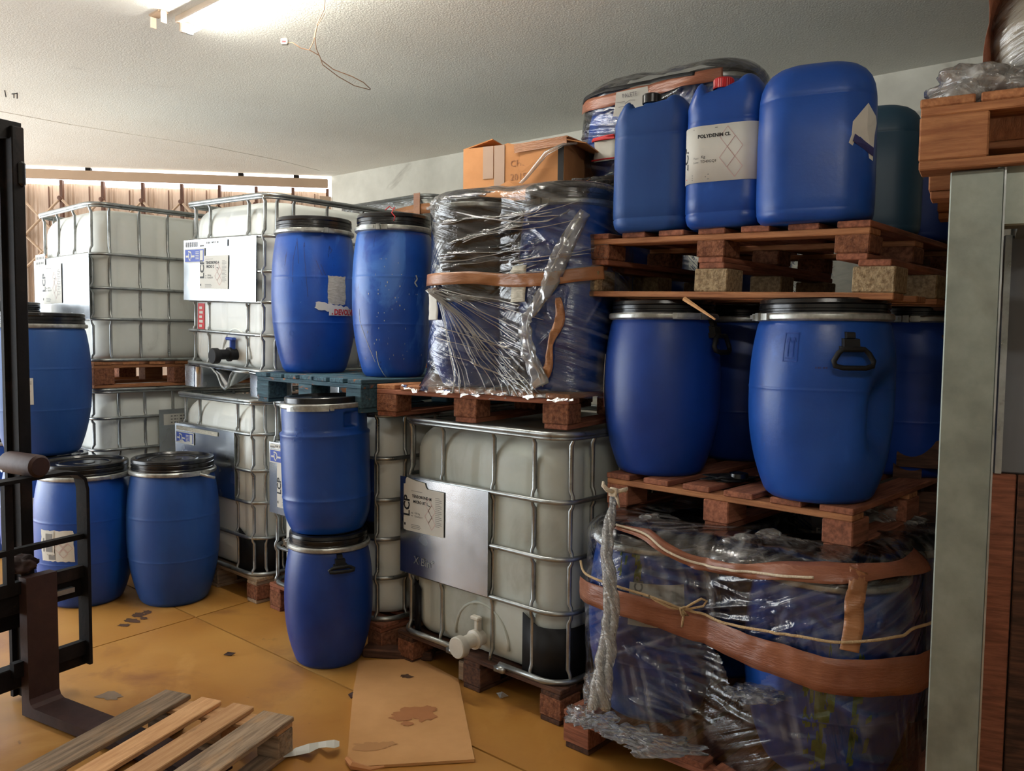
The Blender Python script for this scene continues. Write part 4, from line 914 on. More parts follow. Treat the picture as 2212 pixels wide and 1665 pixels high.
for k,(x0,y0,x1,y1) in enumerate([f for f in fan[:31]]+fan[31:50]+fan[61:75:2]):
    r0=random.Random(k).uniform(.0008,.0026)
    WA.rope('film_crease',STRAND,wrA,oA,[(x0,y0),((x0*2+x1)/3,(y0*2+y1)/3),((x0+x1*2)/3,(y0+y1*2)/3),(x1,y1)],r=r0,off=.006,n=6)  # pale ridges along the creases; their whiteness also imitates the film's glints
WA.tape('paper_label',TORN,wrA,oA,[(1124,572),(1124,600),(1122,630),(1120,652)],.075,off=.007,n=5)
# loose film skirts on the red pallet, with the knot corner at the top
mb=MB(); P0=np.array([*G(880,845,1.31),1.31]); 
def sk(i,j):
    f=i/40; x,y=(870+(1240-870)*f,838+(868-838)*f); p=np.array([*G(x,y,1.31),1.31]); d=np.array([-.02,-.035,0])*(j/7); zz=1.318+.014*noise.noise(Vector((f*9,j*.5,3)))+.008*noise.noise(Vector((f*40,j*.8,3)))-.022*(j/7)**2
    return (p[0]+d[0]+.02*noise.noise(Vector((f*12,j*.6,8))),p[1]+d[1],zz)
def plain_uv(o,n=1.0):
    l=o.data.uv_layers.new(name='UVMap'); me=o.data
    for lp in me.loops: c=me.vertices[lp.vertex_index].co; l.data[lp.index].uv=((c.x+c.y*.6)*n,(c.z+c.y*.5)*n)
mb.grid(121,8,lambda i,j: sk(i/3,j),mask=lambda i,j: noise.noise(Vector((i*.11,j*.35,2)))>-.12 or (j>4 and noise.noise(Vector((i*.2,j*.3,7)))>-.15)); o=mb.build('film_skirt',FILMA,wrA,origin=oA,smooth=True); plain_uv(o,2)
def crumple(name,m,parent,origin,c,sz,seed,amp=.35,n=3,uvn=3):
    b=bmesh.new(); bmesh.ops.create_icosphere(b,subdivisions=n+1,radius=1)
    mb=MB(); vs=[]
    for v in b.verts:
        p=v.co.copy(); k=1+amp*noise.noise(p*2.1+Vector((seed,0,0)))*1.4+amp*.6*abs(noise.noise(p*5+Vector((0,seed,0))))
        vs.append((c[0]+p.x*k*sz[0],c[1]+p.y*k*sz[1],c[2]+p.z*k*sz[2]))
    b.verts.index_update(); mb.add(vs,[tuple(v.index for v in f.verts) for f in b.faces]); b.free()
    o=mb.build(name,m,parent,origin=origin,smooth=True); plain_uv(o,uvn); return o
q=AY(952,446,3.62); crumple('film_tuft',FILMD,wrA,oA,q,(.045,.03,.035),3,.6)
q=AY(1000,452,3.6); crumple('film_tuft',FILMD,wrA,oA,q,(.09,.03,.02),5,.6)
q=AY(1290,400,3.75); crumple('film_tuft',FILMC,wrA,oA,q,(.10,.05,.03),8,.5)
mb=MB(); P=[AY(*p) for p in ((960,452,3.58),(1040,470,3.4),(1120,480,3.3),(1180,478,3.28),(1225,458,3.3),(1255,425,3.35),(1275,402,3.5))]; mb.tube(P,.003,6); mb.build('film_strand',STRAND,wrA,origin=oA,smooth=True)
# film hood on the second-row container
c6=u6.matrix_world.translation if False else Vector(u6.location); 
h=MB(); yw=-ROWA
t6=thing('stretch_wrap','clear film with a brown tape band over the top of the far container','film',(c6.x,c6.y,1.7),-ROWA)
secs=[[(x*1.0,y*1.0,z_) for x,y,_ in rrect(1.03+.01*math.sin(z_*40),1.23,.13,0,9)] for z_ in [k*.03 for k in range(26)]]
secs+= [[(x*.86,y*.86,.775) for x,y,_ in rrect(1.03,1.23,.13,0,9)],[(x*.4,y*.4,.77) for x,y,_ in rrect(1.03,1.23,.13,0,9)]]
h.loft(secs,caps=False); o=h.build('film',FILMC,t6,smooth=True); plain_uv(o,1.5)
def band(parent,m,w,d,r,z0,z1,name='tape',slope=0):
    mb=MB(); P=rrect(w,d,r,0,9); n=len(P); mb.grid(n,2,lambda i,j:(P[i][0],P[i][1],(z0 if j==0 else z1)+slope*P[i][0]),cu=True); return mb.build(name,m,parent,smooth=True,solid=.001)
band(t6,TAPE,1.045,1.245,.135,.60,.665,slope=.06); band(t6,TAPER,1.046,1.246,.135,.50,.52,slope=-.05)
mb=MB(); mb.box((.42,-.628,.62),(.06,.004,.28)); mb.build('tape',TAPE,t6)
# ================= cardboard box =================
fa=G(1000,300,2.5); 
a=AY(1000,440,3.97); b=AY(1218,430,3.74); ba=np.array(a[:2]); bb_=np.array(b[:2]); bdir=(bb_-ba)/np.linalg.norm(bb_-ba); by=math.atan2(bdir[1],bdir[0]); bl=float(np.linalg.norm(bb_-ba)); bh=AY(1000,322,3.97)[2]-2.158
bx=thing('cardboard_box','taped brown cardboard box with open flaps and marker writing, on top of the wrapped drums','box',(ba[0],ba[1],2.158),by)
MB().box((bl/2,.004,bh/2),(bl,.006,bh)).build('side_panel',CARD,bx); MB().box((bl/2,.40,bh/2),(bl,.006,bh)).build('side_panel',CARD,bx)
MB().box((.003,.2,bh/2),(.006,.39,bh)).build('side_panel',CARD,bx); MB().box((bl-.003,.2,bh/2),(.006,.39,bh)).build('side_panel',CARD,bx); MB().box((bl/2,.2,.006),(bl,.39,.008)).build('base_panel',CARD,bx)
def flap(pts,name='flap',parent=None,m=None,th=.005):
    mb=MB(); mb.add(pts,[tuple(range(len(pts)))]); return mb.build(name,m or CARD,parent or bx,solid=th)
flap([(0,.01,bh),(bl*.62,.01,bh),(bl*.60,.15,bh+.03),(bl*.5,.13,bh+.012),(bl*.3,.16,bh+.045),(bl*.05,.17,bh+.02)])
flap([(0,.01,bh),(0,.39,bh),(.12,.36,bh+.035),(.13,.05,bh+.045)])
flap([(bl*.6,.008,bh-.008),(bl*1.02,.008,bh+.012),(bl*1.0,.2,bh+.03),(bl*.62,.2,bh+.012)])
flap([(bl,.01,bh),(bl,.39,bh),(bl+.10,.36,bh-.045),(bl+.09,.03,bh-.02)])
flap([(bl*.55,.005,bh*.45),(bl*.98,.005,bh*.5),(bl*1.0,-.012,bh*1.0),(bl*.6,-.004,bh*.97)])
for (x0,x1,y0,y1) in ((.11,.165,bh*.42,bh*1.0),(.17,.225,bh*.18,bh*1.0)): MB().box(((x0+x1)/2*bl/.53,-.002,(y0+y1)/2),((x1-x0)*bl/.53,.0016,y1-y0)).build('tape',CLEART,bx)
MB().box((bl*.78,-.014,bh*.93),(bl*.5,.002,.04),ry=-.06).build('tape',TAPE,bx); MB().box((bl-.012,-.013,bh*.5),(.028,.002,bh*.9)).build('tape',BLACKM,bx)
mb=MB(); g=lambda x,y:(x,-.0012,y); put_text(mb,'CHEM',.042,bl*.48,bh*.6,g); put_text(mb,'2015',.042,bl*.48,bh*.36,g); mb.build('marker_writing',BROWNINK,bx)
mb=MB(); mb.tube([(bl*.45,-.02,bh*.05),(bl*.66,-.03,bh*.35),(bl*.85,-.03,bh*.75),(bl*1.0,-.02,bh*.88),(bl*1.1,.02,bh*.92)],[.004,.008,.012,.008,.005],7); mb.build('film_strand',STRAND,bx,smooth=True)
# torn cardboard sheet lying over the lids
p=[AY(*q) for q in ((1030,430,3.78),(1098,391,3.70),(1135,399,3.66),(1190,402,3.62),(1240,410,3.55),(1140,424,3.62))]
o=MB().add(p,[tuple(range(6))]).build('cardboard_sheet',CARD,origin=p[0],solid=.006); tag(o,'torn cardboard sheet slanting over the dark drum lids in front of the box','cardboard')
p=[AY(*q) for q in ((1180,402,3.66),(1265,392,3.7),(1275,386,3.72),(1235,410,3.6))]
o=MB().add(p,[tuple(range(4))]).build('cardboard_scrap',CARD,origin=p[0],solid=.005); tag(o,'small torn cardboard scrap on the drum lids right of the box','cardboard')
# ================= wrapped load B above, behind the jerrycans =================
B1=np.array([.555,4.03]);B2=np.array([.90,3.74])
zB=2.257
gB='wrapped small drums behind the blue cans'
sp=drum_at('plastic_drum','low blue drum standing behind the blue cans and carrying the wrapped load',B2,1.915,.2,.34,mt=BLUE_DARK)
dB1=drum_at('plastic_drum','small blue drum wrapped in film, left one of the load that carries the handwritten note',B1,zB,.20,.40,group=gB,latch=-90)
dB2=drum_at('plastic_drum','small blue drum wrapped in film behind the red-capped can',B2,zB,.20,.43,group=gB,latch=-90)
WB=Wrap([(*B1,.222),(*B2,.222)],zB-.005,zB+.465,off=.006,pinch=.3,seed=5,flare=.01,topshr=.06,noise_a=.014,topround=.08); oB=(float(WB.cen[0]),float(WB.cen[1]),zB)
wrB=thing('stretch_wrap','crinkled film and brown tape round the load with the handwritten note, under the ceiling','film',oB)
rnd=random.Random(9); L=[]
for k in range(26): x=rnd.uniform(1255,1480); y=rnd.uniform(200,400); L.append((x,y,x+rnd.uniform(50,150),y-rnd.uniform(5,50)))
WB.add_folds_px(L,a=.007,w=.008); WB.mesh('film',FILMA,wrB,oB,nu=380,nv=90)
WB.tape('tape',TAPER,wrB,oB,[(1254,238),(1300,222),(1360,208),(1420,192),(1480,176),(1560,160)],.055,off=.01)
WB.tape('tape',BLACKM,wrB,oB,[(1256,222),(1300,200),(1350,190),(1420,172),(1500,158)],.018,off=.012)

o=WB.tape('paper_label',PAPER,wrB,oB,[(1309,296),(1309,322),(1309,347)],.115,off=.008,n=6); 
WB.tape('red_stripe',REDINK,wrB,oB,[(1284,303),(1305,299),(1332,297)],.02,off=.011,n=6); WB.tape('red_stripe',REDINK,wrB,oB,[(1284,348),(1305,346),(1332,343)],.006,off=.011,n=6)
n0=AY(1365,219,3.56); nt=thing('paper_note','white handwritten paper note stuck on the film above the black-capped can','note',n0,0)
cor=[(1331,200),(1399,186),(1402,212),(1390,250),(1340,252),(1324,251),(1329,226)]; cp_=[Vector(AY(x,y,3.56+.0006*(x-1360)*-1))-Vector(n0) for x,y in cor]
MB().add(cp_,[tuple(range(7))]).build('sheet',PAPER,nt,solid=.0008)
def nf(x,y): v=Vector(AY(x,y,3.556+.0006*(x-1360)*-1))-Vector(n0); return tuple(v)
mb=MB(); mb2=MB()
V,Fc=text2d('PALETE',1.0,0)
c_,s_=math.cos(-.2),math.sin(-.2); mb.add([nf(1345+(a*10)*c_+(-b*13)*-s_,212+(a*10)*s_+(-b*13)*c_) for a,b in V],[f[::-1] for f in Fc])
for (a,b) in (((1331,222),(1350,219)),((1350,224),(1360,216)),((1360,216),(1372,216)),((1336,232),(1355,228)),((1355,228),(1357,240)),((1362,220),(1356,228))): put_line(mb,a,b,.9,nf)
mb.build('handwriting',PENCIL,nt)
# C drums behind the stack, on the second-row containers
gC='wrapped drums behind the right pallet stack'
CC=[np.array([.80,4.66]),np.array([1.2,4.30]),np.array([1.84,3.75])]
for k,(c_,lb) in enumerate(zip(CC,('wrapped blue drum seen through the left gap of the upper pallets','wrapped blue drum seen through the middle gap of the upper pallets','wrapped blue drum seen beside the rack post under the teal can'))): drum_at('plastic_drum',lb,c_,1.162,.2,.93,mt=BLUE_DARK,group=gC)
WC=Wrap([(*c_,.205) for c_ in CC],1.17,2.1,off=.006,pinch=.3,seed=6,noise_a=.02); oC=(float(WC.cen[0]),float(WC.cen[1]),1.17)
wrC=thing('stretch_wrap','film round the hidden drums behind the right pallet stack','film',oC); WC.mesh('film',FILMA,wrC,oC,nu=300,nv=60)
# ================= right stack: floor pallet, wrapped drums =================
gl=np.array([.207,2.997]); gm=gl-UDIR*.6
pallet('wooden_pallet','dark red floor pallet under the wrapped drums at the lower right',(gm[0],gm[1],0),-ROWA,1.2,1.15,H=.145,deck=WRED,stringer=WRED,block=WRED,bottom=WDRK,n=8,bw=.12,seed=5)
D1=np.array([.545,3.05]);D2=np.array([1.05,2.66]);D3=D1+NDIR*.53;D4=D2+NDIR*.55
gD='drums inside the lower right film'
dD=[drum_at('plastic_drum',lb,c_,.147,r,.70,mt=BLUE,group=gD,latch=-100) for lb,c_,r in (('wrapped drum with a paper label behind the film, lower right beside the nearest container',D1,.243),('largest wrapped drum at the lower right, green paint streaks down its front',D2,.262),('wrapped drum seen through the tear in the film, rear left of the lower load',D3,.24),('wrapped drum at the rear right of the lower load',D4,.25))]
o,g=dD[0].label(1420,1310,.20,.15,m=PAPER); mb=MB(); put_text(mb,'LCP',.045,-.05,.02,g,rot=PI/2,bold=.03)
for k in range(2): put_rect(mb,-.04,-.055-.01*k,.05,-.052-.01*k,g)
mb.build('grey_print',GREYINK,o)
rnd=random.Random(12); mb=MB()
for k in range(46):
    x=rnd.choice((rnd.uniform(1742,1800),rnd.uniform(1742,1790),rnd.uniform(1838,1880))); y=rnd.uniform(1450,1640)
    a0,z0=dD[1].pick(x,y); g=dD[1].fn(a0,z0,.0012); w=rnd.uniform(.004,.012); hh=rnd.uniform(.02,.10); put_poly(mb,[(-w,-hh),(w*.6,-hh*.9),(w,hh*.8),(0,hh),(-w*.8,hh*.7)],g)
mb.build('green_paint_streaks',GREEN,dD[1].root)
mb=MB()
for k in range(14):
    x=rnd.choice((rnd.uniform(1335,1352),rnd.uniform(1372,1388))); y=rnd.uniform(1150,1260)
    a0,z0=dD[0].pick(x,y); g=dD[0].fn(a0,z0,.0012); w=rnd.uniform(.003,.007); hh=rnd.uniform(.015,.05); put_poly(mb,[(-w,-hh),(w*.6,-hh*.9),(w,hh*.8),(0,hh),(-w*.8,hh*.7)],g)
mb.build('green_paint_streaks',GREEN,dD[0].root)
WD=Wrap([(*D1,.25),(*D2,.27),(*D3,.245),(*D4,.255)],.10,.865,off=.010,pinch=.45,seed=9,flare=.015,topshr=.06,noise_a=.018,topround=.07)
oD=(float(WD.cen[0]),float(WD.cen[1]),.10)
wrD=thing('stretch_wrap','torn clear film round the drums at the lower right, bound with brown tape','film',oD)
rnd=random.Random(21); L=[]
for k in range(22): x=rnd.uniform(1340,1560); y=rnd.uniform(1380,1540); L.append((x,y,x+rnd.uniform(80,170),y+rnd.uniform(30,80)))
for k in range(18): x=rnd.uniform(1370,1600); y=rnd.uniform(1190,1330); L.append((x,y,x+rnd.uniform(50,180),y+rnd.uniform(-20,40)))
for k in range(18): x=rnd.uniform(1640,1960); y=rnd.uniform(1250,1400); L.append((x,y,x+rnd.uniform(-60,80),y+rnd.uniform(-60,30)))
for k in range(10): x=rnd.uniform(1650,1900); y=rnd.uniform(1500,1650); L.append((x,y,x+rnd.uniform(40,120),y+rnd.uniform(-10,30)))
WD.add_folds_px(L,a=.008,w=.007)
hp=[WD.pick(*p) for p in ((1520,1380),(1560,1430),(1575,1475),(1615,1492),(1660,1455),(1690,1425),(1620,1400))]
def hole(s_,z):
    ins=False; n=len(hp)
    for i in range(n):
        (x1,y1),(x2,y2)=hp[i],hp[(i+1)%n]
        if (y1>z)!=(y2>z) and s_<(x2-x1)*(z-y1)/(y2-y1)+x1: ins=not ins
    return ins
WD.mesh('film',FILMB,wrD,oD,nu=560,nv=140,hole=hole)
WD.tape('tape',TAPER,wrD,oD,[(1262,1268),(1300,1283),(1360,1302),(1430,1322),(1520,1352),(1620,1395),(1700,1425),(1780,1448),(1860,1458),(1930,1452),(1992,1436)],.105,off=.020,wf=lambda t:.75+.4*t,ripple=.006,noisy=False)
WD.tape('tape',TAPER,wrD,oD,[(1345,1110),(1395,1150),(1450,1185),(1520,1213),(1610,1232),(1700,1236),(1790,1232),(1850,1222),(1920,1208),(1992,1204)],.055,off=.016,wf=lambda t:.45+.8*t)
WD.tape('tape',TAPE,wrD,oD,[(1848,1228),(1844,1290),(1838,1350),(1834,1400)],.052,off=.016)
WD.rope('twine',ROPE,wrD,oD,[(1266,1212),(1275,1232),(1330,1255),(1400,1278),(1490,1306),(1570,1335),(1650,1360),(1730,1373),(1800,1378),(1870,1377),(1930,1366),(1975,1345),(2010,1320)],r=.0045,off=.028)
WD.rope('twine',WHITEROPE,wrD,oD,[(1345,1112),(1400,1155),(1450,1190),(1520,1215),(1600,1228),(1680,1236),(1760,1240)],r=.0045,off=.026)
# bow
c_=WD.path([(1489,1306),(1490,1306)],1)[0]; kp=Vector(WD.surf(c_[0],c_[1],.036)); 
def kb(x,y,o=0): sc=kp.y/FPX; return (kp.x+(x-1489)*sc,kp.y-o,kp.z-(y-1306)*sc)
mb=MB(); mb.tube([kb(1489,1306,.004),kb(1508,1302,.01),(kb(1535,1296,.012)),kb(1542,1284,.014),kb(1530,1279,.014),kb(1512,1290,.012),kb(1498,1300,.008),kb(1489,1306,.004)],.0042,6)
mb.tube([kb(1489,1306,.004),kb(1470,1302,.01),kb(1462,1300,.012),kb(1430,1285,.008),kb(1415,1276,.006),kb(1440,1284,.01),kb(1470,1296,.01),kb(1489,1306,.006)],.0042,6)
mb.tube([kb(1489,1306,.006),kb(1492,1320,.01),kb(1490,1344,.008)],.0042,6); mb.tube([kb(1489,1306,.006),kb(1502,1318,.012),kb(1488,1316,.015),kb(1484,1302,.012),kb(1496,1298,.012)],.0045,6)
mb.build('bow',ROPE,wrD,origin=oD,smooth=True)
# crumpled film on the lids
for k,(x,y,Y,sx,sz) in enumerate(((1650,1175,2.72,.11,.035),(1720,1195,2.66,.13,.03),(1590,1200,2.8,.10,.022),(1790,1215,2.6,.10,.025),(1450,1150,2.95,.09,.04),(1500,1185,2.9,.10,.03),(1900,1120,3.0,.13,.06),(1960,1160,2.95,.10,.05),(1400,1130,3.0,.06,.03))):
    crumple('crumpled_film',FILMD,wrD,oD,AY(x,y,Y),(sx,.05,sz),k*3.1+1,.5,3,5)
for k,(x,y,Y,s1,s2) in enumerate(((1275,1490,2.86,.022,.04),(1252,1545,2.88,.045,.018),(1300,1560,2.80,.06,.014),(1430,1612,2.60,.10,.012),(1360,1585,2.7,.07,.012),(1660,1500,2.5,.07,.018),(1610,1497,2.55,.05,.014))):
    crumple('crumpled_film',FILMC,wrD,oD,AY(x,y,Y),(s1,.05,s2),k*2.3+30,.6,3,5)
# twisted strand from the pallet corner, with its white knot
st=thing('film_rope','twisted film strand knotted to the pallet corner, hanging down beside the lower right load','rope',AY(1325,1062,2.98))
mb=MB(); pts=[(1327,1066,2.99),(1322,1100,2.93),(1314,1150,2.86),(1310,1200,2.82),(1318,1260,2.79),(1322,1320,2.76),(1314,1380,2.73),(1308,1430,2.70),(1300,1480,2.67),(1292,1530,2.66)]
for sd_ in range(4):
    P=[];rs=[]
    for k in range(len(pts)*6-5):
        i=min(k//6,len(pts)-2); f=(k-i*6)/6; a=pts[i];b=pts[i+1]; x,y,Y=[a[c]+(b[c]-a[c])*f for c in range(3)]; t=k/(len(pts)*6); ph=k*.16+sd_*PI/2+1.5*noise.noise(Vector((k*.12,sd_*5,9)))
        w=.009+.018*t+.008*noise.noise(Vector((k*.3,sd_,0))); p=Vector(AY(x,y,Y)); P.append(p+Vector((math.cos(ph)*w,math.sin(ph)*w*.6,0))); rs.append(.006+.012*t+.006*noise.noise(Vector((k*.35,sd_*3,2))))
    mb.tube(P,rs,8)
o=mb.build('strand',STRAND,st,origin=st.location,smooth=True); plain_uv(o,6)
mb=MB(); c_=AY(1326,1063,2.96); w=lambda x,y,o=0:tuple(np.array(AY(x,y,2.96-o)))
mb.tube([w(1326,1062,.01),w(1312,1058,.02),w(1303,1048,.02),w(1303,1040,.01)],[.008,.009,.008,.004],7); mb.tube([w(1326,1062,.01),w(1340,1060,.02),w(1354,1056,.02),w(1350,1062,.01)],[.008,.008,.008,.004],7)
mb.tube([w(1326,1062,.012),w(1334,1078,.02),w(1338,1096,.02)],[.007,.006,.003],6); mb.tube([w(1320,1056,.0),w(1332,1058,.025),w(1330,1070,.02),w(1318,1068,.01),w(1320,1056,.01)],.008,7); mb.build('knot',WHITEROPE,st,origin=st.location,smooth=True)
# ================= second pallet and its four drums =================
p2a,p2b=np.array([1.075,2.563]),np.array([.38,3.22]); p2=(p2a+p2b)/2
pallet('wooden_pallet','red-brown pallet between the lower wrapped load and the four handled drums',(p2[0],p2[1],.856),-math.radians(43.4),.965,1.15,H=.144,deck=WRED,stringer=WORG,block=WRED,bottom=WRED,n=6,bw=.11,seed=6,blk=(.10,.14))
gE='four open-top drums on the middle right pallet'
E1=drum_at('plastic_drum','smooth dark blue drum, front left of the four handled drums, black handle on its right',(.598,3.279),1.001,.228,.675,mt=BLUE_DARK,latch=38,group=gE,seams=())
E2=drum_at('plastic_drum','dented blue drum with a black swing handle, front right of the four handled drums',(1.05,2.79),1.001,.236,.665,mt=BLUE,latch=-66,group=gE,seams=(.62,),dents=((64,.29,.085,.12,.085),(6,.27,.10,.15,.022)))
E3=drum_at('plastic_drum','blue drum standing back between the two front drums on the middle right pallet',(1.03,3.69),1.001,.232,.675,mt=BLUE_DARK,group=gE,latch=-80)
c_=bc(1950,1020,1.001,.235); E4=drum_at('plastic_drum','dark blue drum half hidden by the rack post, its clamp latch in view',(1.62,3.32),1.001,.235,.675,mt=BLUE_DARK,group=gE,latch=-12)
E2.handle(1836,752,1.02); E1.handle(1540,722,1.1); 
a0,z0=E2.pick(1708,745); g=E2.fn(a0,z0,.0022); mb=MB()
for (p,q) in (((-.024,-.045),(.024,-.045)),((.024,-.045),(.024,.045)),((.024,.045),(-.024,.045)),((-.024,.045),(-.024,-.045)),((-.009,-.03),(-.009,.03)),((.009,-.03),(.009,.03)),((-.016,.016),(-.009,.032)),((-.002,.016),(-.009,.032)),((.002,.016),(.009,.032)),((.016,.016),(.009,.032)),((-.016,-.035),(.016,-.035))): put_line(mb,p,q,.0032,g)
mb.build('moulded_arrows',BLUE_DARK,E2.root)
a0,z0=E2.pick(1775,797); g=E2.fn(a0,z0,.0012); mb=MB(); put_lines(mb,-.02,-.005,.04,.006,g,5); mb.build('faint_print',NAVY,E2.root)
o,g=E1.label(1303,820,.03,.21,off=.003); o.name='label'
mb=MB(); gg=E1.fn(*E1.pick(1303,862),.005); put_rect(mb,-.02,-.03,.02,.03,gg); mb.build('red_print',REDINK,E1.root)
o,g=E4.label(1917,850,.03,.25,off=.004,skew=0)
d_=thing('drum_bung','greasy black drum cap and grime lying on the middle right pallet between the drums','cap',(*G(1575,1038,1.002),1.002))
crumple('debris',BLACKM,d_,d_.location,(d_.location.x,d_.location.y,1.012),(.085,.05,.012),3,.5,3)
mb=MB(); mb.lathe([(.032,0),(.036,.004),(.034,.02),(.02,.024)],20,c=(.03,-.02,.012)); mb.build('cap',BLACK,d_,auto=.5)
# ================= the two thin pallets on the drums =================
tl=math.radians(1.85)
from mathutils import Euler
def tilted(yaw,t): return (Matrix.Rotation(yaw,3,'Z')@Matrix.Rotation(t,3,'Y')).to_euler()
k1=np.array([1.16,2.52])+UDIR*.625
ip=thing('wooden_pallet','upside-down pallet with pale chipboard blocks lying on the four drum lids','pallet',(k1[0],k1[1],1.677),rot=tilted(-ROWA,tl))
for y in (.05,.28,.5,.72,.95): board('deck_board',WORG,ip,(0,y,.0105),(1.25,.098,.021))
for x in (-.56,0,.56):
    for y in (.063,.5,.937): board('block',CHIP,ip,(x,y,.062),(.13,.12,.081),ch=.004)
    board('runner_board',WRED,ip,(x,.5,.1135),(.10,.99,.0205))
k2=np.array([1.105,2.577])+UDIR*.55
up=pallet('wooden_pallet','topmost pallet on the right stack, carrying the blue cans',(k2[0],k2[1],1.801),0,1.10,1.0,H=.122,deck=WRED,stringer=WORG,block=CHIPR,bottom=WRED,n=7,bw=.105,rot=tilted(-ROWA,tl),blk=(.11,.12),seed=8)
mb=MB(); g=lambda x,y:(-.55+.012+x,-.0005,.028+y); put_rect(mb,0,0,.09,.002,g); put_rect(mb,0,.05,.09,.052,g); put_rect(mb,.035,0,.037,.05,g); put_text(mb,'IT',.02,.008,.016,g); put_text(mb,'HT',.018,.05,.028,g); put_text(mb,'4-201',.014,.045,.008,g); mb.build('branded_stamp',DSTAIN,up)
sp_=MB(); a=AY(1478,645,2.72); b=AY(1545,690,2.62); sp_.tube([a,b],[.008,.003],5); o=sp_.build('wood_splinter',WNEW,origin=a); tag(o,'long pale splinter hanging under the upside-down pallet over the left drum','splinter')
# ================= blue cans =================
def topz(x,y):
    u=float(np.dot((x,y),UDIR)-np.dot((1.105,2.577),UDIR)); return 1.902+.0323*u+.0035
def can(name,label,px,w,d,h,yaw,m,zf=None,style='jerry',cap=None,depthY=None,capoff=0.0,group='blue plastic cans on the topmost pallet',handle=True,cx=None):
    c_=cx if cx is not None else None
    z=topz(*c_); t=thing('plastic_can',label,'can',(c_[0],c_[1],z),yaw,group)
    mb=MB(); secs=[]
    if style=='jerry':
        lv=[(0,.80),(.008,.88),(.03,.955),(.06,.985),(.09,.995),(.095,.985),(.10,.985),(.105,1.0),(.2,1),(.4,.995),(.6,.99),(.68,.99),(.70,.985),(.705,.972),(.71,.985),(.76,.98),(.80,.965),(.84,.93),(.875,.885),(.90,.82),(.915,.74),(.92,.62),(.921,.45),(.921,.3),(.921,.12)]
        for q,k in lv:
            dk=k if q<.7 else 1-(1-k)*.8
            ring=[]
            for (x,y,z_) in rsec(w*k,d*dk,.075 if q<.8 else .06,q*h,0,0,10):
                if cap is RED: y+=(.010*math.exp(-((x-(-.01))/.012)**2))*(1 if y<0 else -1)
                g_=min(1,max(0,(q-.70)/.2))
                z_+=h*g_*(.075*math.exp(-((x-.30*w)/(.15*w))**2)+.055*math.exp(-((x+.30*w)/(.10*w))**2)-(.085 if y<.03 else .02)*math.exp(-((x-capoff)/(.17*w))**4))
                ring.append((x,y,z_))
            secs.append(ring)
        mb.loft(secs); b=mb.build('body',m,t,smooth=True)
        n=MB(); n.lathe([(.03,h*.82),(.03,h*.955)],24,c=(capoff,-.045,0)); n.build('neck',m,t,smooth=True)
        kc=MB(); K=28; kd=.035*h if cap is BLACK else 0; kc.lathe([(.036,h*.925+kd),(.036,h*.927+kd),(.036,h*.985+kd),(.032,h*.993+kd),(.008,h*.993+kd)],K*2,c=(capoff,-.045,0),fn=lambda a,z_,r_: r_-(.0015 if int(round(a/(PI/K)))%2 and .926*h<z_<.986*h else 0)); kc.build('cap',cap,t,auto=.5)
        sf=lambda x,y,o: (x,-d/2*.995-o,y)
    else:
        lv=[(0,.84),(.012,.91),(.035,.965),(.07,.99),(.075,.985),(.08,.99),(.15,1),(.5,1),(.76,.985),(.765,.975),(.77,.983),(.80,.975),(.85,.95),(.90,.895),(.94,.81),(.97,.70),(.99,.56),(1.0,.36)]
        for q,k in lv:
            secs.append([(x,y,z_) for x,y,z_ in rsec(w*k,d*k,min(w,d)*.36*k,q*h,0,0,10)])
        mb.loft(secs); b=mb.build('body',m,t,smooth=True)
    return t
P1,P2,P3=(.545,3.20),(.77,2.99),(1.012,2.80)
j1=can('can','blue can with a small black screw cap at the left of the topmost pallet',1410,.305,.235,.50,-math.radians(26),BLUE_OLD,cap=BLACK,capoff=-.01,cx=P1)
j2=can('can','blue can with a red screw cap and a white label reading POLYDENIM CL',1565,.285,.225,.525,-math.radians(30),BLUE,cap=RED,capoff=-.015,cx=P2)
j3=can('can','largest blue can, torn label on its right side, between the red-capped and teal cans',1765,.37,.32,.517,-math.radians(24),BLUE,style='big',cx=P3)
j4=can('can','teal-blue can with a grey label, behind the largest blue can',1900,.33,.30,.485,-math.radians(20),TEAL,style='big',cx=(1.36,3.16))
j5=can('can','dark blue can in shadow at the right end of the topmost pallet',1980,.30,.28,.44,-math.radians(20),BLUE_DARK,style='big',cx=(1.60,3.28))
# label on the red-capped can, wrapped round its left edge
W2,D2_,R2=.285*1.006,.225*1.012,.076
def around(x,y,o=0):
    """x measured along the front face from its left corner, negative round the corner"""
    fl=-W2/2+R2
    if x>=R2*PI/4 and x<=W2-R2*2+R2*PI/4+0: return (fl+x-R2*PI/4,-D2_/2-o,y)
    if x>W2-2*R2+R2*PI/4: a=(x-(W2-2*R2+R2*PI/4))/R2; return (W2/2-R2+(R2+o)*math.sin(a),-D2_/2+R2-(R2+o)*math.cos(a),y)
    a=(R2*PI/4-x)/R2; return (fl-(R2+o)*math.sin(a),-D2_/2+R2-(R2+o)*math.cos(a),y)
mb=MB(); mb.grid(40,2,lambda i,j: around(-.045+.315*i/39,.155+.195*j,.001)); lo=mb.build('label',PAPER,j2,smooth=True,solid=.0006)
g=lambda x,y: around(x,y,.002); mb=MB(); put_text(mb,'POLYDENIM CL',.0165,.045,.308,g,bold=.04); put_text(mb,'Kg',.014,.058,.238,g); put_text(mb,'TD49GQ1',.013,.056,.222,g); put_text(mb,'LCP',.05,.002,.20,g,rot=PI/2,bold=.03); mb.build('black_print',INK,lo)
mb=MB(); put_text(mb,'Peso:',.010,.03,.236,g); put_text(mb,'Lote:',.010,.03,.222,g)
for k in range(3): put_rect(mb,.025,.180-.008*k,.088-.01*(k==1),.183-.008*k,g)
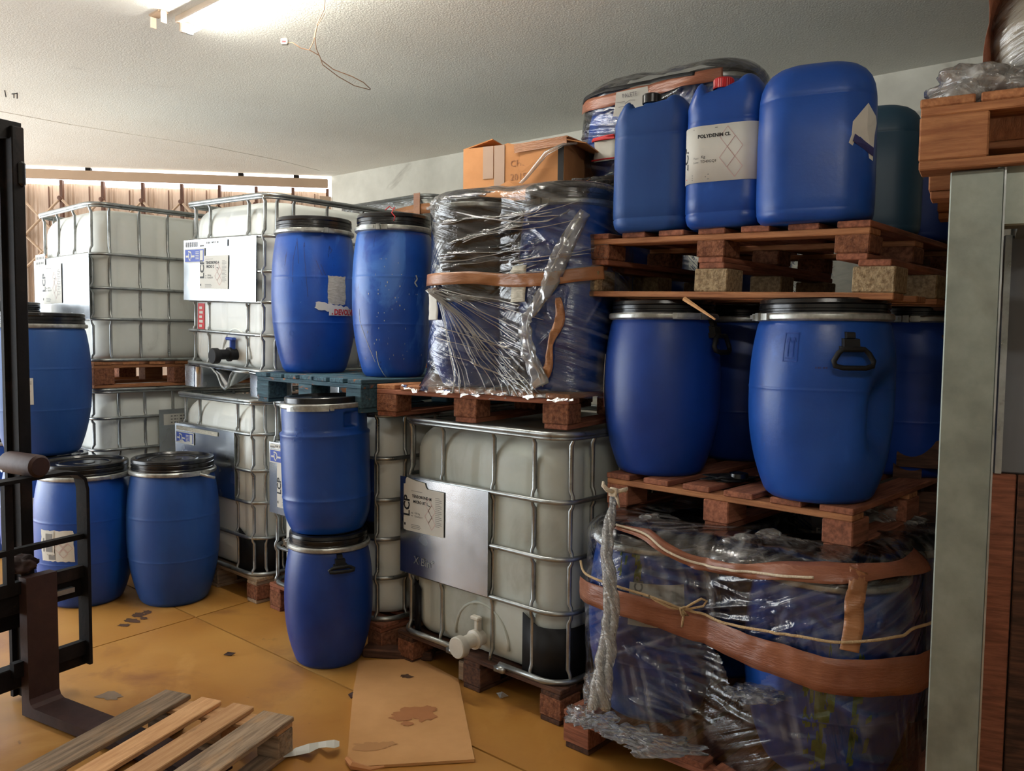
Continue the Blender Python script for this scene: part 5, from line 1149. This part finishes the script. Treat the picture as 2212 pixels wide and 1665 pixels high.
put_rect(mb,.028,.338,.115,.341,g); mb.build('grey_print',GREYINK,lo)
mb=MB()
for a,b in ((0,.305),(1,.27),(0,.235),(1,.20)): diamond(mb,.150+a*.027,b,.0265,.0018,g,.035)
mb.build('hazard_diamonds',PINKINK,lo); mb=MB(); put_rect(mb,-.01,.170,-.004,.174,g); mb.build('red_print',REDINK,lo)
# torn label on the large can, grey label on the teal can
def onface(w,d,r,yawp,o):
    """right front corner of a can: x runs round the corner from the front to the side"""
    def f(x,y):
        a=min(max(x/r,0),PI/2); ex=x-a*r
        return (w/2-r+(r+o)*math.sin(a),-d/2+r-(r+o)*math.cos(a)+max(0,ex),y) if ex>=0 or x>=0 else (w/2-r+x,-d/2-o,y)
    return f
def stuck(can_,w,d,pts,m,off=.002,name='torn_label'):
    r=min(w,d)*.36; f=onface(w,d,r,0,off); mb=MB(); n=len(pts); cx_=sum(p[0] for p in pts)/n; cy_=sum(p[1] for p in pts)/n
    mb.add([f(cx_,cy_)]+[f(*p) for p in pts],[(0,1+i,1+(i+1)%n) for i in range(n)]); return mb.build(name,m,can_,solid=.0008)
lb=stuck(j3,.37,.32,[(.035,.235),(.125,.185),(.13,.265),(.142,.305),(.135,.325),(.095,.36),(.045,.30),(.043,.26)],PAPER,off=.004)
stuck(j3,.37,.32,[(.046,.24),(.122,.198),(.124,.225),(.052,.262)],NAVY,off=.0065,name='navy_band')
stuck(j4,.33,.30,[(.10,.24),(.17,.21),(.17,.36),(.10,.37)],TORN,name='grey_label')
# ================= rack, post and pallet at the right edge =================
pc=np.array([1.112,2.0]); PH=1.935
rk=thing('storage_rack','galvanised steel rack with a square upright and top beam at the right edge','rack',(pc[0],pc[1],0),0)
MB().box((0,0,PH/2),(.112,.10,PH),rz=-math.radians(31),ch=.003).build('upright',POSTM,rk)
MB().box((.022,-.0745,PH/2),(.004,.006,PH),rz=-math.radians(31)).build('upright_edge',STEEL,rk)
fd=np.array([math.cos(-math.radians(30)),math.sin(-math.radians(30))]); sdn=np.array([-fd[1],fd[0]])
def rl(a,b): p=fd*a+sdn*b; return (p[0],p[1])
x,y=rl(.62,0); MB().box((x,y,1.885),(1.14,.06,.085),rz=-math.radians(30),ch=.004).build('beam',POSTM,rk)
x,y=rl(.085,-.005); MB().box((x,y,1.872),(.09,.075,.14),rz=-math.radians(30),ch=.004).build('beam_bracket',POSTM,rk)
for (a,b) in ((1.2,0),(0.14,1.05),(1.2,1.05)):
    x,y=rl(a,b); MB().box((x,y,PH/2),(.10,.10,PH),rz=-math.radians(30)).build('upright',POSTM,rk)
x,y=rl(.68,1.05); MB().box((x,y,1.885),(1.14,.06,.085),rz=-math.radians(30)).build('beam',POSTM,rk)
x,y=rl(.12,.52); MB().box((x,y,1.885),(.05,1.05,.07),rz=-math.radians(30)).build('beam',POSTM,rk)
crn=np.array([.962,1.992]); rp=crn+fd*.5
pallet('wooden_pallet','orange-brown pallet on the steel rack under the wrapped white sacks',(rp[0],rp[1],1.938),-math.radians(30),1.0,1.0,H=.168,deck=WORG,stringer=WORG,block=WORG,bottom=WORG,n=8,bw=.115,runners='front',seed=9,blk=(.145,.12))
bagc=crn+fd*.56+sdn*.52
bg_=thing('wrapped_sack_load','tall shrink-wrapped load of pale sacks with brown tape on the rack pallet, top right','load',(bagc[0],bagc[1],2.107),-math.radians(30))
mb=MB(); secs=[]
for k in range(30):
    q=k/29; z_=q*.93; w=.80+.05*math.sin(q*9)-.10*q**2-.2*max(0,(q-.85)/.15)**2; ring=[]
    for i,(x,y,_) in enumerate(rrect(w,w,.2,0,12)):
        k_=1+.05*noise.noise(Vector((x*4,y*4,z_*4)))+.02*noise.noise(Vector((x*11,y*11,z_*14))); ring.append((x*k_,y*k_,z_))
    secs.append(ring)
SACK=mat('pale_sack_plastic',s(188,176,156),.55,var=.05,col2=s(150,138,118),scale=6,bump=.5,bscale=12,bstretch=(1,1,3))
mb.loft(secs); mb.build('sacks',SACK,bg_,smooth=True)
mb=MB(); mb.loft([[(x*1.025,y*1.025,z_+.003) for x,y,z_ in r_] for r_ in secs],caps=False); o=mb.build('film',FILMA,bg_,smooth=True); plain_uv(o,1.5)
mb=MB(); mb.grid(9,26,lambda i,j:(-.44+.012*noise.noise(Vector((i,j*.4,1)))+.035*(j/25)+ (.01*i),-.33+i*.035-.008*j*.6,j*.034)); mb.build('tape',TAPER,bg_,smooth=True,solid=.001)
for k,(x,y,z_,sx,sy,sz) in enumerate(((-.43,-.40,.03,.10,.10,.055),(-.30,-.45,.02,.16,.05,.03),(-.05,-.46,.02,.20,.04,.028),(.22,-.46,.02,.20,.04,.03),(-.46,-.15,.04,.05,.2,.05),(-.46,.15,.04,.05,.2,.06))):
    crumple('film_skirt',FILMD,bg_,(0,0,0),(x,y,z_),(sx,sy,sz),k*1.7+4,.4,3,4)
# things glimpsed beyond the post
q=G(2120,1500,0); 
c_=AY(2262,660,2.55); gp=thing('steel_cabinet','grey sheet metal panel standing in the dark right of the rack upright','panel',(c_[0],c_[1],1.12),-math.radians(20))
MB().box((0,0,.37),(.22,.03,.74),ch=.004).build('panel',GREYSH,gp); MB().box((-.118,-.01,.37),(.018,.05,.74)).build('edge_strip',STEEL,gp); 
cr=thing('wooden_crate','tall brown timber crate in the dark at the right edge, below the grey panel','crate',(c_[0]+.02,c_[1]-.02,0),-math.radians(20))
for k in range(5): board('upright_board',WDRK,cr,(-.14+k*.105,.0,.56),(1.115,.1,.022),ch=.003,ry=PI/2,rz=PI/2) if False else MB().box((-.14+k*.105,0,.56),(.1,.022,1.115),ch=.003).build('upright_board',WDRK if k%2 else WRED,cr)
for z_ in (.1,.56,1.02): MB().box((.07,.03,z_),(.54,.03,.09)).build('cross_board',WDRK,cr)
MB().box((.07,.06,1.1),(.54,.1,.03)).build('top_board',WDRK,cr)
dk=AY(2130,900,3.0); pt=thing('pallet_stack','dark pallets and film bundled upright behind the rack post','pallet',(dk[0]+.12,dk[1],0),-math.radians(25))
for k in range(9): MB().box((0,0,.10+k*.2),(.8,.02,.11),ch=.003).build('slat',WDRK if k%3 else WRED,pt)
for x in (-.36,0,.36): MB().box((x,.05,.92),(.1,.08,1.84)).build('rail',WDRK,pt)
crumple('film_bundle',DARKV,pt,pt.location,(pt.location.x-.05,pt.location.y-.1,1.0),(.13,.07,.16),5,.5,3)
# ================= forklift =================
fy=-math.radians(29.4); fO=np.array([-1.86,3.215])
fk=thing('forklift','black forklift mast and carriage with worn forks lowered to the floor at the left edge','forklift',(fO[0],fO[1],0),fy)
def fork(y):
    mb=MB(); prof=[(-.05,.006),(.90,.012),(1.0,.02),(1.0,.028),(.9,.044),(.03,.050),(.01,.06),(0,.08),(0,.565),(-.05,.565),(-.05,.05)]
    n=len(prof); mb.add([(x,y-.062,z_) for x,z_ in prof]+[(x,y+.062,z_) for x,z_ in prof],[tuple(range(n))[::-1],tuple(range(n,2*n))]+[(k,(k+1)%n,n+(k+1)%n,n+k) for k in range(n)])
    mb.build('fork',RUST,fk)
fork(0); fork(-.55)
for z_ in (.16,.46): MB().box((-.085,-.27,z_),(.06,1.0,.085),ch=.004).build('carriage_bar',IRON,fk)
def flat(name,pts,wx=.012,wy=.05,m=None):
    mb=MB(); mb.loft([[(p[0]-wx/2,p[1]-a*wy/2 if False else p[1],p[2]) for a in (1,)] for p in pts]) if False else None
YR=.205
# load backrest: bent flat bar frame, inner uprights and cross bar
def bar(name,P,t=.014,w=.055):
    mb=MB(); secs=[]
    for i,p in enumerate(P):
        a=Vector(P[max(i-1,0)]);b=Vector(P[min(i+1,len(P)-1)]); d=(b-a).normalized(); n=Vector((1,0,0)).cross(d).normalized(); p=Vector(p)
        secs.append([p+Vector((-w/2,0,0))-n*t/2,p+Vector((w/2,0,0))-n*t/2,p+Vector((w/2,0,0))+n*t/2,p+Vector((-w/2,0,0))+n*t/2])
    mb.loft(secs); return mb.build(name,IRON,fk,auto=.6)
zt=.955; bar('backrest_frame',[(-.04,-.75,zt-.02),(-.04,YR-.09,zt),(-.04,YR-.04,zt-.008),(-.04,YR-.01,zt-.035),(-.04,YR,zt-.08),(-.04,YR,.13)],w=.07)
bar('backrest_upright',[(-.05,-.10,zt),(-.05,-.10,.5)],w=.03,t=.03); bar('backrest_upright',[(-.05,-.42,zt),(-.05,-.42,.5)],w=.03,t=.03)
bar('backrest_rail',[(-.045,-.75,.665),(-.045,YR,.675)],w=.03,t=.022); bar('backrest_rail',[(-.05,-.75,.52),(-.05,YR,.525)],w=.03,t=.05); bar('backrest_rail',[(-.045,-.1,.20),(-.045,YR,.20)],w=.03,t=.06)
def mastrail(y):
    mb=MB(); mb.box((-.20,y,1.18),(.07,.05,2.33),ch=.004); mb.box((-.235,y,1.18),(.02,.085,2.33)); mb.build('mast_rail',IRON,fk)
mastrail(.045); mastrail(-.62)
mb=MB(); mb.tube([(-.26,-.30,.1),(-.26,-.30,2.2)],.035,14); mb.build('lift_cylinder',IRON,fk,smooth=True)
mb=MB(); mb.lathe([(.042,-.06),(.045,-.05),(.045,.15),(.036,.162),(.01,.162)],20,c=(-.15,.0,1.0),axis='X'); mb.build('roller',RUST,fk,auto=.5)
for z_ in (.35,2.33): MB().box((-.21,-.29,z_),(.05,.72,.07)).build('mast_crossmember',IRON,fk)
for k in range(7): MB().box((-.062,.078,.42-.035*k),(.03,.022,.024),ry=.3,ch=.004).build('chain_link',RUST,fk)
MB().box((-.045,.11,.46),(.03,.09,.02)).build('fork_latch',STEEL,fk)
crumple('grease_rag',RUST,fk,(0,0,0),(-.08,-.03,.60),(.05,.05,.035),4,.4,2)
MB().box((-.17,.055,2.16),(.04,.03,.10),ch=.01).build('hose_clamp',BLACK,fk)
# ================= floor pallet, cardboard and litter =================
a=G(371,1481,.14); b=G(627,1553,.14); l_=G(28,1665,.14); yd=(l_-a)/np.linalg.norm(l_-a); xd=(b-a); Lw=float(np.linalg.norm(xd))
yaw=math.atan2(-yd[0],yd[1]); mid=(a+b)/2
fp=thing('wooden_pallet','low open pallet of pale and weathered boards on the floor in front of the forks','pallet',(mid[0],mid[1],0),yaw)
Lw=abs(float(np.dot(xd,(yd[1],-yd[0]))))
wds=(.125,.095,.095,.135); gap=(Lw-sum(wds))/3; x=-Lw/2
for w,m_,off in ((.135,WGRY,.008),(.095,WNEW,-.004),(.095,WNEW,.0),(.125,WGRY,.0)):
    board('deck_board',m_,fp,(x+w/2,.60+off,.131),(1.2,w,.019),rz=PI/2); x+=w+gap
for y in (.055,.60,1.14):
    board('stringer_board',WNEW,fp,(0,y,.112),(Lw-.01,.09,.018))
    for xx in (-Lw/2+.05,0,Lw/2-.05): board('block',WGRY if xx else WNEW,fp,(xx,y,.061),(.09,.13,.083) if False else (.095,.085,.083))
for xx in (-Lw/2+.05,0,Lw/2-.05): board('bottom_board',WGRY,fp,(xx,.6,.0095),(1.19,.09,.018),rz=PI/2)
cpts=[(775,1428),(905,1424),(990,1468),(1025,1642),(762,1658),(750,1640),(762,1500)]
P=[G(x,y,.008) for x,y in cpts]; o=MB().prism([tuple(p) for p in P][::-1],.002,.012).build('cardboard_sheet',CARDF,origin=(*P[0],0)); tag(o,'large stained cardboard sheet lying flat on the yellow floor in front of the nearest container','cardboard')
o0=o; f=lambda x,y:(*G(x,y,.0135),.0135)
rnd=random.Random(4); mb=MB()
def blob(cx_,cy_,rx,ry,n=26,j=.35,z_=.0132):
    P=[]
    for k in range(n):
        a=2*PI*k/n; r_=1+j*noise.noise(Vector((math.cos(a)*2+cx_,math.sin(a)*2+cy_,0)))*2; P.append((cx_+rx*r_*math.cos(a),cy_+ry*r_*math.sin(a)))
    return P
def blobs(L,m,name,z_,parent=None,lab=None):
    mb=MB(); g=lambda x,y:(*G(x,y,z_),z_)
    for q in L:
        z_+=.0002; P=blob(*q); c_=g(q[0],q[1]); mb.add([c_]+[g(*p) for p in P],[(0,1+(i+1)%len(P),1+i) for i in range(len(P))])
    oo=mb.build(name,m,parent,origin=(o0.location if parent else (0,0,0)))
    return oo
blobs([(890,1538,40,11),(915,1545,28,13),(868,1548,26,8),(925,1530,20,7),(880,1562,14,6)],mat('oil_stain_on_card',s(158,102,58),.75,var=.03,scale=12),'stain',.0130,o0)
blobs([(800,1612,36,9),(830,1608,24,7)],mat('faint_stain_on_card',s(170,122,74),.8,var=.03),'stain',.0128,o0)
blobs([(877,1460,13,4)],DSTAIN,'stain',.0130,o0)
mb=MB(); E_=[(750,1640),(762,1658),(800,1662),(830,1660)]; mb.tube([(*G(x,y,.012),.014+.006*(i%2)) for i,(x,y) in enumerate(E_)],[.01,.014,.008,.004],6); mb.build('torn_edge',CARD,o0,origin=o0.location)
def bit(name,label,cat,m,P,z_=.003,th=.003,group=None):
    g=[(*G(x,y,zz),zz) for x,y,zz in P]; oo=MB().add(g,[tuple(range(len(g)))]).build(name,m,origin=g[0],solid=th); return tag(oo,label,cat,group)
mb=MB(); S_=[(612,1632,1638,.012),(640,1617,1634,.006),(668,1608,1628,.03),(688,1605,1618,.012),(705,1602,1616,.035),(722,1600,1618,.03),(733,1603,1614,.02)]
mb.grid(len(S_),2,lambda i,j:(*G(S_[i][0],S_[i][1+j],S_[i][3]),S_[i][3]+.004)); o=mb.build('paper_strip',PAPER,origin=(*G(670,1620,0),0),smooth=False,solid=.001); tag(o,'crumpled white paper strip on the floor between the low pallet and the cardboard sheet','paper')
bit('leaf_scrap','small dark curled scrap on the open yellow floor','scrap',RUST,[(483,1414,.004),(492,1408,.014),(509,1410,.01),(498,1416,.003)])
bit('leaf_scrap','brown crumb against the left edge of the cardboard sheet','scrap',RUST,[(752,1500,.004),(762,1494,.014),(768,1503,.004),(758,1508,.003)])
bit('film_scrap','wisp of clear film on the floor under the nearest container','scrap',STRAND,[(1072,1497,.004),(1085,1494,.02),(1098,1503,.006),(1080,1508,.003)])
o=MB().box((0,0,.022),(.34,.085,.044),ch=.008).build('wood_offcut',WDRK,loc=(*G(862,1418,0),0.0),rot=(0,0,-.12)); tag(o,'dark timber offcut on the floor beside the drum, at the end of the cardboard sheet','timber')
q=G(1012,1482,0); o=MB().box((0,0,.045),(.13,.10,.09),ch=.006).build('wood_block',WGRY,loc=(q[0]+.03,q[1]+.06,0),rot=(0,0,-ROWA)); tag(o,'loose squared timber block on the floor below the white tap','timber')
# stains on the floor
blobs([(300,1328,14,5),(318,1322,10,4),(285,1340,18,4),(268,1350,12,3),(310,1335,8,3)],DSTAIN,'floor_stain',.0012)['kind']='structure'
blobs([(236,1502,26,9)],mat('grey_scuff',s(120,98,74),.6,var=.1,scale=30),'floor_stain',.0012)['kind']='structure'
bpy.context.view_layer.update()
